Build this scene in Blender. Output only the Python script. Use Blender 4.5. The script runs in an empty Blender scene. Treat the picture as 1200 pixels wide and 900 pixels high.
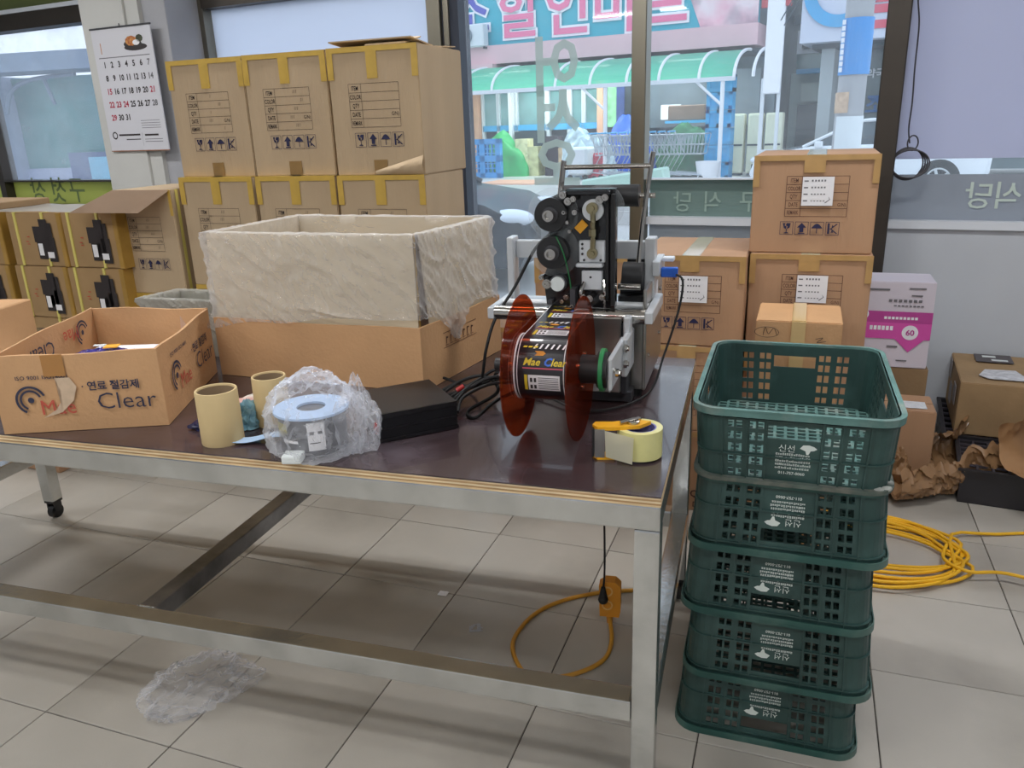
import bpy, bmesh, math, random
from mathutils import Vector, Matrix, noise
import numpy as np
random.seed(7)
PI = math.pi
sc = bpy.context.scene
COL = sc.collection

# ------------------------------------------------------------------ camera (fitted from the tile joints; tile = 0.4 m)
F, YAW, PITCH, ROLL = 925.77, -.3557, .3169, -.0349
CAM = np.array([4.3557*.4, -2.8813*.4, 3.4939*.4])
def cam_axes():
    cy, sy = math.cos(YAW), math.sin(YAW)
    w = np.array([sy*math.cos(PITCH), cy*math.cos(PITCH), -math.sin(PITCH)])
    r = np.array([cy, -sy, 0]); u = np.cross(r, w)
    c, s = math.cos(ROLL), math.sin(ROLL)
    return c*r+s*u, -s*r+c*u, w
CR, CU, CW = cam_axes()
cd = bpy.data.cameras.new('camera'); cam = bpy.data.objects.new('camera', cd); COL.objects.link(cam)
cd.sensor_width = 36; cd.lens = F/1200*36; cd.clip_end = 300; cd.clip_start = .05
cam.matrix_world = Matrix(((CR[0], CU[0], -CW[0], CAM[0]), (CR[1], CU[1], -CW[1], CAM[1]), (CR[2], CU[2], -CW[2], CAM[2]), (0, 0, 0, 1)))
sc.camera = cam
def ray(px, py): return CW+CR*(px-600)/F-CU*(py-450)/F
def on_z(px, py, z=0):                       # a measured point on a horizontal plane
    d = ray(px, py); t = (z-CAM[2])/d[2]; return CAM+d*t
def on_v(px, py, x0, y0, deg=0):             # a measured point on a vertical plane through (x0, y0)
    a = math.radians(deg); n = np.array([-math.sin(a), math.cos(a)]); d = ray(px, py)
    t = ((np.array([x0, y0])-CAM[:2])@n)/(d[:2]@n); return CAM+d*t

# ------------------------------------------------------------------ sky, lamps, exposure
world = bpy.data.worlds.new('overcast_sky'); sc.world = world; world.use_nodes = True
nt = world.node_tree; bg = nt.nodes['Background']
tc = nt.nodes.new('ShaderNodeTexCoord'); sx = nt.nodes.new('ShaderNodeSeparateXYZ'); cr = nt.nodes.new('ShaderNodeValToRGB')
nt.links.new(tc.outputs['Generated'], sx.inputs[0]); nt.links.new(sx.outputs['Z'], cr.inputs[0]); nt.links.new(cr.outputs[0], bg.inputs[0])
cr.color_ramp.elements[0].color = (.83, .90, 1, 1); cr.color_ramp.elements[1].color = (.70, .82, 1, 1)
bg.inputs[1].default_value = 1.5
sc.view_settings.view_transform = 'Standard'; sc.view_settings.look = 'None'; sc.view_settings.gamma = 1
sc.view_settings.use_curve_mapping = False
sc.view_settings.exposure = 0.30
LAMP_POWER = 19
LAMPS = [(-2.4, -.6), (-2.4, 1.5), (.1, -.9), (.1, 1.3), (2.3, -1.2), (2.3, 1.1), (1.2, -3.4), (-1.5, -3.4)]

# ------------------------------------------------------------------ materials
def S(r, g, b):                              # sRGB 0-255 to linear
    f = lambda c: (c/255/12.92) if c/255 <= .04045 else ((c/255+.055)/1.055)**2.4
    return (f(r), f(g), f(b), 1)
MATS = {}
def mat(name, col, rough=.6, metal=0., var=.0, vscale=8., bump=0., bscale=40., stretch=None, spec=.5, coat=0., col2=None, emit=0., dirt=None, dscale=3.):
    if name in MATS: return MATS[name]
    m = bpy.data.materials.new(name); m.use_nodes = True; n = m.node_tree.nodes; L = m.node_tree.links
    b = n['Principled BSDF']; b.inputs['Base Color'].default_value = col; b.inputs['Roughness'].default_value = rough
    b.inputs['Metallic'].default_value = metal; b.inputs['Specular IOR Level'].default_value = spec; b.inputs['Coat Weight'].default_value = coat
    if emit: b.inputs['Emission Color'].default_value = col; b.inputs['Emission Strength'].default_value = emit
    if var or bump or dirt:
        t = n.new('ShaderNodeTexCoord'); mp = n.new('ShaderNodeMapping'); L.new(t.outputs['Object'], mp.inputs[0])
        if stretch: mp.inputs['Scale'].default_value = stretch
    if var:
        nz = n.new('ShaderNodeTexNoise'); nz.inputs['Scale'].default_value = vscale; nz.inputs['Detail'].default_value = 5; L.new(mp.outputs[0], nz.inputs[0])
        r = n.new('ShaderNodeValToRGB'); L.new(nz.outputs[0], r.inputs[0])
        c2 = col2 or tuple(c*(1-var) for c in col[:3])+(1,)
        r.color_ramp.elements[0].position = .35; r.color_ramp.elements[1].position = .65
        r.color_ramp.elements[0].color = c2; r.color_ramp.elements[1].color = tuple(min(1, c*(1+var*.5)) for c in col[:3])+(1,) if not col2 else col
        out = r.outputs[0]
        if dirt:
            n2 = n.new('ShaderNodeTexNoise'); n2.inputs['Scale'].default_value = dscale; n2.inputs['Detail'].default_value = 8; L.new(t.outputs['Object'], n2.inputs[0])
            r2 = n.new('ShaderNodeValToRGB'); L.new(n2.outputs[0], r2.inputs[0]); r2.color_ramp.elements[0].position = .5; r2.color_ramp.elements[1].position = .72
            mx = n.new('ShaderNodeMix'); mx.data_type = 'RGBA'; L.new(r2.outputs[0], mx.inputs[0]); L.new(out, mx.inputs[6]); mx.inputs[7].default_value = dirt; out = mx.outputs[2]
        L.new(out, b.inputs['Base Color'])
    if bump:
        nb = n.new('ShaderNodeTexNoise'); nb.inputs['Scale'].default_value = bscale; nb.inputs['Detail'].default_value = 4; L.new(mp.outputs[0], nb.inputs[0])
        bp = n.new('ShaderNodeBump'); bp.inputs['Strength'].default_value = bump; bp.inputs['Distance'].default_value = .01; L.new(nb.outputs[0], bp.inputs['Height']); L.new(bp.outputs[0], b.inputs['Normal'])
    MATS[name] = m; return m
def film(name, col, opac, rough=.12, edge=.35, bump=.5, bscale=25., stretch=None, transl=.5):
    """thin plastic: clear part + milky scattering part + sheen that grows at grazing angles"""
    if name in MATS: return MATS[name]
    m = bpy.data.materials.new(name); m.use_nodes = True; n = m.node_tree.nodes; L = m.node_tree.links
    b = n['Principled BSDF']; b.inputs['Base Color'].default_value = col; b.inputs['Roughness'].default_value = rough
    tl = n.new('ShaderNodeBsdfTranslucent'); tl.inputs[0].default_value = col
    m1 = n.new('ShaderNodeMixShader'); m1.inputs[0].default_value = transl; L.new(b.outputs[0], m1.inputs[1]); L.new(tl.outputs[0], m1.inputs[2])
    tr = n.new('ShaderNodeBsdfTransparent'); m2 = n.new('ShaderNodeMixShader')
    lw = n.new('ShaderNodeLayerWeight'); lw.inputs[0].default_value = .4
    ma = n.new('ShaderNodeMath'); ma.operation = 'MULTIPLY_ADD'; ma.inputs[1].default_value = edge; ma.inputs[2].default_value = opac; ma.use_clamp = True
    L.new(lw.outputs['Facing'], ma.inputs[0]); L.new(ma.outputs[0], m2.inputs[0]); L.new(tr.outputs[0], m2.inputs[1]); L.new(m1.outputs[0], m2.inputs[2])
    L.new(m2.outputs[0], n['Material Output'].inputs[0])
    t = n.new('ShaderNodeTexCoord'); mp = n.new('ShaderNodeMapping'); L.new(t.outputs['Object'], mp.inputs[0])
    if stretch: mp.inputs['Scale'].default_value = stretch
    nb = n.new('ShaderNodeTexNoise'); nb.inputs['Scale'].default_value = bscale; nb.inputs['Detail'].default_value = 3; L.new(mp.outputs[0], nb.inputs[0])
    bp = n.new('ShaderNodeBump'); bp.inputs['Strength'].default_value = bump; bp.inputs['Distance'].default_value = .01
    L.new(nb.outputs[0], bp.inputs['Height']); L.new(bp.outputs[0], b.inputs['Normal']); L.new(bp.outputs[0], lw.inputs['Normal'])
    MATS[name] = m; return m
def glass(name, tint, refl=.08, haze=.09):
    m = bpy.data.materials.new(name); m.use_nodes = True; n = m.node_tree.nodes; L = m.node_tree.links
    tr = n.new('ShaderNodeBsdfTransparent'); tr.inputs[0].default_value = tint; gl = n.new('ShaderNodeBsdfGlossy'); gl.inputs[1].default_value = .03
    lw = n.new('ShaderNodeLayerWeight'); lw.inputs[0].default_value = .5
    pw = n.new('ShaderNodeMath'); pw.operation = 'POWER'; pw.inputs[1].default_value = 4; L.new(lw.outputs['Facing'], pw.inputs[0])
    ma = n.new('ShaderNodeMath'); ma.operation = 'MULTIPLY_ADD'; ma.inputs[1].default_value = .6; ma.inputs[2].default_value = refl*.5; L.new(pw.outputs[0], ma.inputs[0])
    mx = n.new('ShaderNodeMixShader'); L.new(ma.outputs[0], mx.inputs[0]); L.new(tr.outputs[0], mx.inputs[1]); L.new(gl.outputs[0], mx.inputs[2])
    df = n.new('ShaderNodeBsdfTranslucent'); df.inputs[0].default_value = (.85, .9, .95, 1); d2 = n.new('ShaderNodeBsdfDiffuse'); d2.inputs[0].default_value = (.8, .85, .9, 1)
    m0 = n.new('ShaderNodeMixShader'); L.new(df.outputs[0], m0.inputs[1]); L.new(d2.outputs[0], m0.inputs[2])
    t = n.new('ShaderNodeTexCoord'); nz = n.new('ShaderNodeTexNoise'); nz.inputs['Scale'].default_value = 3.5; nz.inputs['Detail'].default_value = 9; nz.inputs['Roughness'].default_value = .7
    L.new(t.outputs['Object'], nz.inputs[0]); mr = n.new('ShaderNodeMapRange'); L.new(nz.outputs[0], mr.inputs[0])
    mr.inputs[1].default_value = .35; mr.inputs[2].default_value = .75; mr.inputs[3].default_value = haze*.7; mr.inputs[4].default_value = haze*1.5
    m3 = n.new('ShaderNodeMixShader'); L.new(mr.outputs[0], m3.inputs[0]); L.new(mx.outputs[0], m3.inputs[1]); L.new(m0.outputs[0], m3.inputs[2])
    L.new(m3.outputs[0], n['Material Output'].inputs[0]); MATS[name] = m; return m

CARD = mat('cardboard_tan', S(190, 166, 134), .8, var=.10, vscale=5, bump=.12, bscale=120, stretch=(1, 1, .15))
CARD_R = mat('cardboard_reddish', S(180, 141, 108), .75, var=.10, vscale=5, bump=.12, bscale=120, stretch=(1, 1, .15))
CARD_O = mat('cardboard_orange', S(200, 156, 112), .8, var=.10, vscale=4, bump=.15, bscale=100)
CARD_D = mat('cardboard_brown', S(150, 122, 88), .8, var=.15, vscale=4, bump=.15, bscale=60)
CARD_IN = mat('cardboard_inside', S(168, 142, 118), .85, var=.08, vscale=5)
TAPE_Y = mat('tape_yellow', S(202, 166, 74), .35, var=.08, vscale=20, coat=.3)
TAPE_B = mat('tape_brown', S(150, 118, 70), .3, var=.1, vscale=20, coat=.3)
STRAP = mat('strap_yellow', S(214, 200, 110), .4)
INK = mat('ink_black', S(42, 34, 34), .6); INK_B = mat('ink_navy', S(32, 32, 70), .6)
INK_BR = mat('ink_brown', S(82, 48, 38), .6); INK_RED = mat('ink_red', S(185, 70, 45), .6); INK_GREY = mat('ink_grey', S(110, 108, 112), .7)
PAPER = mat('paper_white', S(232, 230, 232), .7, bump=.05, bscale=30)
STEEL = mat('galvanised_steel', S(205, 207, 206), .22, .95, var=.14, vscale=9, bump=.08, bscale=60, stretch=(1, 1, 1))
STEEL_D = mat('galvanised_steel_dull', S(140, 142, 146), .3, .9, var=.3, vscale=10, bump=.08)
STAIN = mat('stainless_steel', S(176, 174, 170), .28, .95, var=.06, vscale=6, bump=.03, bscale=200, stretch=(1, 1, .05))
ALU = mat('aluminium', S(208, 211, 214), .35, .35, var=.04, vscale=8)
CHROME = mat('chrome', S(190, 186, 180), .15, 1.)
BRASS = mat('brassy_steel', S(160, 150, 118), .25, .9)
BLACK = mat('black_plastic', S(28, 28, 30), .45); BLACKG = mat('black_gloss', S(22, 22, 25), .2, coat=.3); RUBBER = mat('black_rubber', S(20, 20, 21), .6)
DGREY = mat('dark_grey_plastic', S(58, 58, 62), .5)
GREEN = mat('crate_green', S(44, 71, 67), .45, var=.16, vscale=6, bump=.06, bscale=60, dirt=S(64, 92, 88), dscale=9)
GREEN_R = mat('crate_green_dusty', S(96, 134, 128), .6, var=.25, vscale=10, bump=.08, bscale=80, dirt=S(140, 150, 142), dscale=14)
GREEN_D = mat('crate_green_rim', S(42, 84, 77), .5, var=.2, vscale=8, bump=.06, dirt=S(88, 112, 104), dscale=8)
WHITE_P = mat('white_paint', S(225, 230, 228), .6)
ORANGE = mat('orange_plastic', S(214, 140, 38), .45, var=.06, vscale=10); CORD = mat('cord_yellow', S(236, 180, 30), .45, var=.08, vscale=12)
CORD_O = mat('cord_orange', S(208, 150, 50), .45, var=.08, vscale=12)
YEL = mat('yellow_plastic', S(240, 175, 30), .4); TAPE_ROLL = mat('tape_roll_cream', S(226, 220, 150), .35, var=.05, vscale=30, coat=.4)
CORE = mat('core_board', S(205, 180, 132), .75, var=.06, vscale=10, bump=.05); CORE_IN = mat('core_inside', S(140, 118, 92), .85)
BLUE = mat('blue_plastic', S(30, 90, 190), .4)
KRAFT = mat('kraft_paper', S(150, 114, 78), .5, var=.15, vscale=7, bump=.5, bscale=30, coat=.15)

# ------------------------------------------------------------------ mesh helpers
def bx(bm, c, s, rot=None):
    """box centred at c with size s"""
    M = Matrix.Translation(Vector(c))
    if rot is not None: M = M @ rot
    r = bmesh.ops.create_cube(bm, size=1, matrix=M @ Matrix.Diagonal((s[0], s[1], s[2], 1))); return r['verts']
def bb(bm, x0, x1, y0, y1, z0, z1): return bx(bm, ((x0+x1)/2, (y0+y1)/2, (z0+z1)/2), (x1-x0, y1-y0, z1-z0))
def bevel(bm, w=.004, seg=1):
    bmesh.ops.bevel(bm, geom=[e for e in bm.edges if len(e.link_faces) == 2 and e.calc_face_angle(0) > .6], offset=w, segments=seg, affect='EDGES', profile=.6)
def frame_of(a, b):
    d = (Vector(b)-Vector(a)); q = d.to_track_quat('Z', 'Y'); return d.length, Matrix.Translation(Vector(a)) @ q.to_matrix().to_4x4()
def cyl(bm, a, b, r, seg=20, r2=None, caps=True):
    l, M = frame_of(a, b)
    bmesh.ops.create_cone(bm, cap_ends=caps, segments=seg, radius1=r, radius2=r if r2 is None else r2, depth=l, matrix=M @ Matrix.Translation((0, 0, l/2)))
def ring(bm, a, b, ro, ri, seg=32):
    """a short hollow cylinder from a to b"""
    l, M = frame_of(a, b); vs = []
    for k in range(seg):
        t = 2*PI*k/seg; c, s = math.cos(t), math.sin(t)
        vs.append([bm.verts.new(M @ Vector(p)) for p in ((ro*c, ro*s, 0), (ro*c, ro*s, l), (ri*c, ri*s, l), (ri*c, ri*s, 0))])
    for k in range(seg):
        p, q = vs[k], vs[(k+1) % seg]
        for i in range(4): bm.faces.new((p[i], q[i], q[(i+1) % 4], p[(i+1) % 4]))
def smooth_path(pts, n=8, closed=False):
    P = [Vector(p) for p in pts]; out = []; N = len(P)
    rng = range(N) if closed else range(N-1)
    for i in rng:
        p0 = P[(i-1) % N] if closed or i > 0 else P[i]; p1 = P[i]; p2 = P[(i+1) % N]; p3 = P[(i+2) % N] if closed or i+2 < N else P[(i+1) % N]
        for k in range(n):
            t = k/n; out.append(.5*((2*p1)+(-p0+p2)*t+(2*p0-5*p1+4*p2-p3)*t*t+(-p0+3*p1-3*p2+p3)*t**3))
    if not closed: out.append(P[-1])
    return out
def tube(bm, pts, r, seg=8, n=8, closed=False, smooth=True):
    P = smooth_path(pts, n, closed) if smooth else [Vector(p) for p in pts]
    rings = []; N = len(P); up = Vector((0, 0, 1))
    for i, p in enumerate(P):
        if closed: d = P[(i+1) % N]-P[i-1]
        else: d = P[min(i+1, N-1)]-P[max(i-1, 0)]
        d.normalize(); a = d.cross(up)
        if a.length < .05: a = d.cross(Vector((1, 0, 0)))
        a.normalize(); b = d.cross(a)
        if rings and (a-la).length > 1.2: a, b = -a, -b
        la = a
        rings.append([bm.verts.new(p+a*r*math.cos(2*PI*k/seg)+b*r*math.sin(2*PI*k/seg)) for k in range(seg)])
    for i in range(N if closed else N-1):
        p, q = rings[i], rings[(i+1) % N]
        for k in range(seg): bm.faces.new((p[k], p[(k+1) % seg], q[(k+1) % seg], q[k]))
    if not closed: bm.faces.new(rings[0][::-1]); bm.faces.new(rings[-1])
def prism(bm, poly, a, b):
    """polygon in XZ (list of (x, z)) extruded from y=a to y=b"""
    A = [bm.verts.new((x, a, z)) for x, z in poly]; B = [bm.verts.new((x, b, z)) for x, z in poly]; n = len(poly)
    bm.faces.new(A); bm.faces.new(B[::-1])
    for i in range(n): bm.faces.new((A[(i+1) % n], A[i], B[i], B[(i+1) % n]))
def prism_z(bm, poly, z0, z1):
    A = [bm.verts.new((x, y, z0)) for x, y in poly]; B = [bm.verts.new((x, y, z1)) for x, y in poly]; n = len(poly)
    bm.faces.new(A[::-1]); bm.faces.new(B)
    for i in range(n): bm.faces.new((A[i], A[(i+1) % n], B[(i+1) % n], B[i]))
def lathe(bm, prof, M=Matrix(), seg=28, cap=False):
    rs = [[bm.verts.new(M @ Vector((r*math.cos(2*PI*k/seg), r*math.sin(2*PI*k/seg), z))) for k in range(seg)] for r, z in prof]
    for p, q in zip(rs, rs[1:]):
        for k in range(seg): bm.faces.new((p[k], p[(k+1) % seg], q[(k+1) % seg], q[k]))
    if cap: bm.faces.new(rs[0][::-1]); bm.faces.new(rs[-1])
def quad(bm, *p): return bm.faces.new([bm.verts.new(q) for q in p])
def rect(bm, x0, x1, z0, z1, y=0): quad(bm, (x0, y, z0), (x1, y, z0), (x1, y, z1), (x0, y, z1))
def flat(bm, pts, y=0): bm.faces.new([bm.verts.new((x, y, z)) for x, z in pts])
FONTC = {}
def text(bm, s, x, z, size, y=0, flip=False, align='LEFT', upside=False, bold=0., sx=1., shear=0):
    """letters lying in the XZ plane, facing -Y"""
    key = (s, align, bold, shear)
    if key not in FONTC:
        c = bpy.data.curves.new('t', 'FONT'); c.body = s; c.size = 1; c.align_x = align; c.resolution_u = 2; c.offset = bold; c.shear = shear
        o = bpy.data.objects.new('t', c); COL.objects.link(o)
        bpy.context.view_layer.update()
        m = o.evaluated_get(bpy.context.evaluated_depsgraph_get()).to_mesh()
        FONTC[key] = ([v.co.copy() for v in m.vertices], [list(p.vertices) for p in m.polygons])
        bpy.data.objects.remove(o); bpy.data.curves.remove(c)
    V, P = FONTC[key]
    g = -1 if flip else 1
    if upside: vs = [bm.verts.new((x-v.x*size*sx*g, y, z-v.y*size)) for v in V]
    else: vs = [bm.verts.new((x+v.x*size*sx*g, y, z+v.y*size)) for v in V]
    for p in P:
        try: bm.faces.new([vs[i] for i in (p[::-1] if flip else p)])
        except ValueError: pass

def obj(name, bm, m, parent=None, loc=None, rz=None, smooth=False, matrix=None, kind=None, label=None, angle=None):
    me = bpy.data.meshes.new(name)
    bmesh.ops.recalc_face_normals(bm, faces=bm.faces) if not name.startswith(('print', 'letter')) else None
    bm.to_mesh(me); bm.free()
    for mm in (m if isinstance(m, (list, tuple)) else [m]): me.materials.append(mm)
    if smooth:
        me.shade_smooth()
        if angle is not False: me.set_sharp_from_angle(angle=angle or .6)
    o = bpy.data.objects.new(name, me); COL.objects.link(o)
    if parent: o.parent = parent
    if loc is not None: o.location = loc
    if rz is not None: o.rotation_euler = (0, 0, rz)
    if matrix is not None: o.matrix_world = matrix
    if kind: o['kind'] = kind
    elif parent and any(k in name for k in ('letter', 'print', 'dates', 'scribble')) and name != 'printed_panel': o['kind'] = 'stuff'
    if label: o['label'] = label
    return o
def B(): return bmesh.new()
def tag(o, label, cat, group=None, kind=None):
    o['label'] = label; o['category'] = cat
    if group: o['group'] = group
    if kind: o['kind'] = kind
    return o
def thing(name, label, cat, loc=(0, 0, 0), rz=0, group=None):
    o = bpy.data.objects.new(name, None); COL.objects.link(o); o.location = loc; o.rotation_euler = (0, 0, rz); o.empty_display_size = .05
    return tag(o, label, cat, group)
def struct(name, bm, m, parent=None, **k):
    o = obj(name, bm, m, parent, **k)
    if not parent: o['kind'] = 'structure'
    return o
def dup(root, loc, rz, label, group=None):
    r = root.copy(); COL.objects.link(r); r.location = loc; r.rotation_euler = (0, 0, rz); r['label'] = label
    if group: r['group'] = group
    for ch in root.children:
        c = ch.copy(); COL.objects.link(c); c.parent = r
        for g in ch.children: d = g.copy(); COL.objects.link(d); d.parent = c
    return r
def piece(mesh, name, loc, parent, rz=0, scale=None):
    o = bpy.data.objects.new(name, mesh); COL.objects.link(o); o.parent = parent; o.location = loc; o.rotation_euler = (0, 0, rz)
    if scale: o.scale = scale
    return o

# ================================================================== FLOOR
fl = B(); bb(fl, -5.2, 4.2, -4.6, 3.6, -.06, -.004)
floor = struct('floor', fl, mat('grout', S(70, 66, 62), .9))
TILE = mat('floor_tile', S(178, 172, 162), .42, var=.07, vscale=2.5, bump=.05, bscale=200, dirt=S(150, 144, 134), dscale=1.6)
tb = B(); bb(tb, -.1985, .1985, -.1985, .1985, -.012, 0); bevel(tb, .0012)
tme = bpy.data.meshes.new('floor_tile'); tb.to_mesh(tme); tb.free(); tme.materials.append(TILE)
for i in range(-8, 8):
    for j in range(-2, 7):
        x, y = (i+.5)*.4, (j+.5)*.4
        if j == 6 and i < -6: continue
        o = piece(tme, 'floor_tile', (x, y, random.uniform(-.0006, 0)), floor, random.choice((0, PI/2, PI, 3*PI/2)))
rest = B()
for i in range(-13, 11):
    for j in range(-12, 9):
        if -8 <= i < 8 and -2 <= j < 7 and not (j == 6 and i < -6): continue
        bb(rest, i*.4+.0015, i*.4+.3985, j*.4+.0015, j*.4+.3985, -.012, 0)
obj('outer_tiles', rest, TILE, floor, kind='stuff')

# ================================================================== WALL WITH SHOP WINDOWS
WX, WY, WA = 2.0, 2.75, math.radians(-5)
WM = Matrix.Translation((WX, WY, 0)) @ Matrix.Rotation(WA, 4, 'Z')
WMi = WM.inverted()
def wu(px, py, off=0.):                       # wall-local (u, z) of a measured point; off = distance in front of the wall face
    a = WM @ Vector((0, -off, 0)); p = on_v(px, py, a.x, a.y, -5); q = WMi @ Vector(p); return q.x, q.z
def wobj(name, bm, m, parent=None, **k):
    o = obj(name, bm, m, parent, **k)
    if not parent: o.matrix_world = WM
    return o
FRAME = mat('frame_bronze', S(74, 68, 62), .4, .6, var=.1, vscale=4, bump=.05); FRAME_ST = mat('frame_stainless', S(140, 134, 120), .3, .9, var=.1, vscale=3, stretch=(1, 1, .1))
FRAME_W = mat('frame_white', S(218, 222, 228), .5); WALLP = mat('wall_paint', S(196, 200, 206), .7, var=.04, vscale=2, bump=.04, bscale=60)
COLP = mat('column_paint', S(168, 168, 172), .8, var=.08, vscale=3, bump=.15, bscale=90); COLW = mat('column_face', S(196, 195, 190), .7, var=.05, vscale=3, bump=.08, bscale=60)
GL = glass('window_glass', (.92, .96, .97, 1)); GL_H = glass('hazy_glass', (.9, .93, .97, 1), haze=.2)
FROST = film('frosted_film', S(204, 206, 222), .93, .5, .05, .03, 8, transl=.55)
FROST_LIT = film('frosted_film_lit', S(232, 238, 248), .93, .5, .05, .03, 8, transl=.75); FILM_G = film('green_film', S(128, 150, 142), .86, .5, .05, .05, 8, transl=.4); FILM_Y = film('yellow_film', S(196, 200, 120), .9, .5, .05, .05, 8, transl=.65)  # frosted one is a lit copy of FROST, stronger daylight put into its colour
FILM_L = film('lower_film', S(200, 208, 214), .96, .5, .0, .03, 8, transl=.3)
uL = wu(0, 120)[0]-1.6
u_c0 = wu(96, 60)[0]; u_c1 = wu(236, 20)[0]; u_m0 = wu(506, 20)[0]; u_m1 = wu(541, 40)[0]
u_p0 = wu(745, 60)[0]; u_p1 = wu(762, 60)[0]; u_r0 = wu(1040, 20)[0]; u_r1 = wu(1068, 20)[0]
z_band = wu(600, 210)[1]; z_rail = wu(900, 256)[1]; TOP = 2.75; uR = 2.3
# low wall under the glazing, and the parts of the wall round it
wb = B(); bb(wb, uL-1, u_c0, 0, .12, 0, .42); bb(wb, u_c1, u_r1, 0, .12, 0, .42); bb(wb, u_r1, uR+.2, 0.02, .12, 0, z_rail-.035); bb(wb, uL-1, uR+.2, 0, .12, 2.45, TOP)
wall = wobj('wall_back', wb, WALLP); wall['kind'] = 'structure'
cb = B(); d0 = -.32
us = wu(150, 60, .32)[0]
bb(cb, u_c0-.02, u_c1, d0, .12, 0, TOP); bevel(cb, .006)
# pillar: pale face carrying the calendar, grey face beside it
pu0 = wu(92, 10, .32)[0]; pu1 = wu(143, 10, .32)[0]
cb.free(); cb = B(); bb(cb, pu0, pu1, d0, .12, 0, TOP); bevel(cb, .004)
pil = wobj('trim_1', cb, COLW); pil['kind'] = 'structure'
cb = B(); bb(cb, pu1, u_c1-.0, d0+.05, .12, 0, TOP); bevel(cb, .004)
p2 = wobj('trim_2', cb, COLP); p2['kind'] = 'structure'
cb = B(); bb(cb, pu1-.002, pu1+.10, d0+.02, d0+.05, 0, TOP)
p3 = wobj('board', cb, COLW, p2)

def pane(parent, name, u0, u1, z0, z1, m, y=.05, t=.006):
    b = B(); bb(b, u0, u1, y-t/2, y+t/2, z0, z1); return obj(name, b, m, parent)
def rootw(name):
    b = B(); return b
def window(name, u0, u1, bars, mats):
    """outer frame mesh = the window object; bars = list of (u0,u1,z0,z1,depth,material)"""
    b = B()
    for x in bars[0][1]: bb(b, *x)
    o = wobj(name, b, bars[0][0]); o['kind'] = 'structure'
    return o
# window_1: far left, clear above, yellow film below
zt1 = wu(60, 31)[1]
b = B(); bb(b, uL-.6, pu0+.02, -.03, .09, zt1-.0, zt1+.12); bb(b, uL-.66, uL-.6, -.02, .09, .4, TOP)
ufl = wu(3, 190)[0]
bb(b, ufl-.06, ufl-.0, -.02, .09, .4, zt1)
w1 = wobj('window_1', b, FRAME); w1['kind'] = 'structure'
b = B(); bb(b, uL-.6, pu0+.02, -.045, -.03, zt1+.10, zt1+.125); obj('drip_strip', b, FRAME_W, w1)
b = B(); bb(b, uL-.6, pu0+.02, -.02, .08, z_band-.005, z_band+.006); bb(b, uL-.6, pu0+.02, -.02, .08, z_rail-.02, z_rail+.02); obj('rail', b, FRAME, w1)
pane(w1, 'glass_pane', uL-.6, u_c0, z_band, zt1, GL_H)
pane(w1, 'film', uL-.6, u_c0, z_rail+.02, z_band-.005, FILM_Y); pane(w1, 'lower_panel', uL-.6, u_c0, .42, z_rail-.02, FILM_L)
b = B(); bb(b, uL-.6, pu0+.02, .0, .04, zt1+.125, TOP); obj('awning_board', b, mat('olive_board', S(96, 106, 60), .7, var=.1), w1)
b = B()
for s, px in (('장', 40), ('첫', 64), ('구', 86)):
    u, z = wu(px+11, 237); text(b, s, u, z+.012, .19, .04, flip=True, bold=.008)
obj('lettering', b, mat('letter_olive', S(112, 128, 84), .6), w1)
# window_2: frosted, between pillar and mullion
b = B(); bb(b, u_c1-.02, u_c1+.035, -.02, .09, .42, TOP); bb(b, u_c1-.05, u_c1-.025, -.04, .02, 0, TOP)
w2 = wobj('window_2', b, FRAME_ST); w2['kind'] = 'structure'
zt2 = wu(380, -6)[1]
b = B(); bb(b, u_c1+.035, u_m0, -.03, .09, zt2, zt2+.1); bb(b, u_c1+.035, u_m0, -.02, .08, z_rail-.02, z_rail+.02); obj('rail', b, FRAME, w2)
pane(w2, 'frosted_pane', u_c1+.03, u_m0, z_rail, zt2, FROST_LIT); pane(w2, 'lower_panel', u_c1+.03, u_m0, .42, z_rail-.02, FILM_L)
# mullion
mw = u_m1-u_m0
b = B(); bb(b, u_m0, u_m0+mw*.45, -.06, .1, 0, TOP); bb(b, u_m0+mw*.5, u_m0+mw*.68, -.04, .1, 0, TOP); bevel(b, .004)
w3 = wobj('trim_3', b, FRAME_ST); w3['kind'] = 'structure'
b = B(); bb(b, u_m0+mw*.45, u_m0+mw*.5, -.03, .1, 0, TOP); bb(b, u_m0+mw*.68, u_m1-.005, -.02, .1, 0, TOP); obj('seal', b, mat('seal_blue_black', S(46, 52, 66), .5), w3)
# window_3: the big clear pane with the post in front
b = B(); bb(b, u_p0, u_p1, -.07, .02, 0, TOP); bevel(b, .004)
w4 = wobj('window_3', b, FRAME_ST); w4['kind'] = 'structure'
b = B(); bb(b, u_p1, u_r0, -.02, .08, z_rail-.035, z_rail+.0); obj('rail', b, FRAME_W, w4)
b = B(); bb(b, u_p1, u_r0, -.012, .07, z_band-.006, z_band+.0); obj('film_edge', b, FRAME_W, w4)
pane(w4, 'glass_pane', u_m1, u_r0, z_band, TOP, GL); pane(w4, 'film', u_p1, u_r0, z_rail, z_band, FILM_G); pane(w4, 'film', u_p1, u_r0, .42, z_rail-.035, FILM_L)
pane(w4, 'glass_pane', u_m1, u_p1, .42, z_band, GL)
b = B()
LT = mat('letter_frost', S(196, 210, 200), .6)
for s, px in (('당', 795), ('식', 830), ('구', 874)):
    u, z = wu(px+14, 247); text(b, s, u, z, .105, .04, flip=True, bold=.006)
obj('lettering', b, mat('letter_grey_green', S(150, 172, 162), .6), w4)
b = B()
FRL = film('letter_film', S(182, 196, 188), .85, .5, .0, .02, 8, transl=.5)
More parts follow.
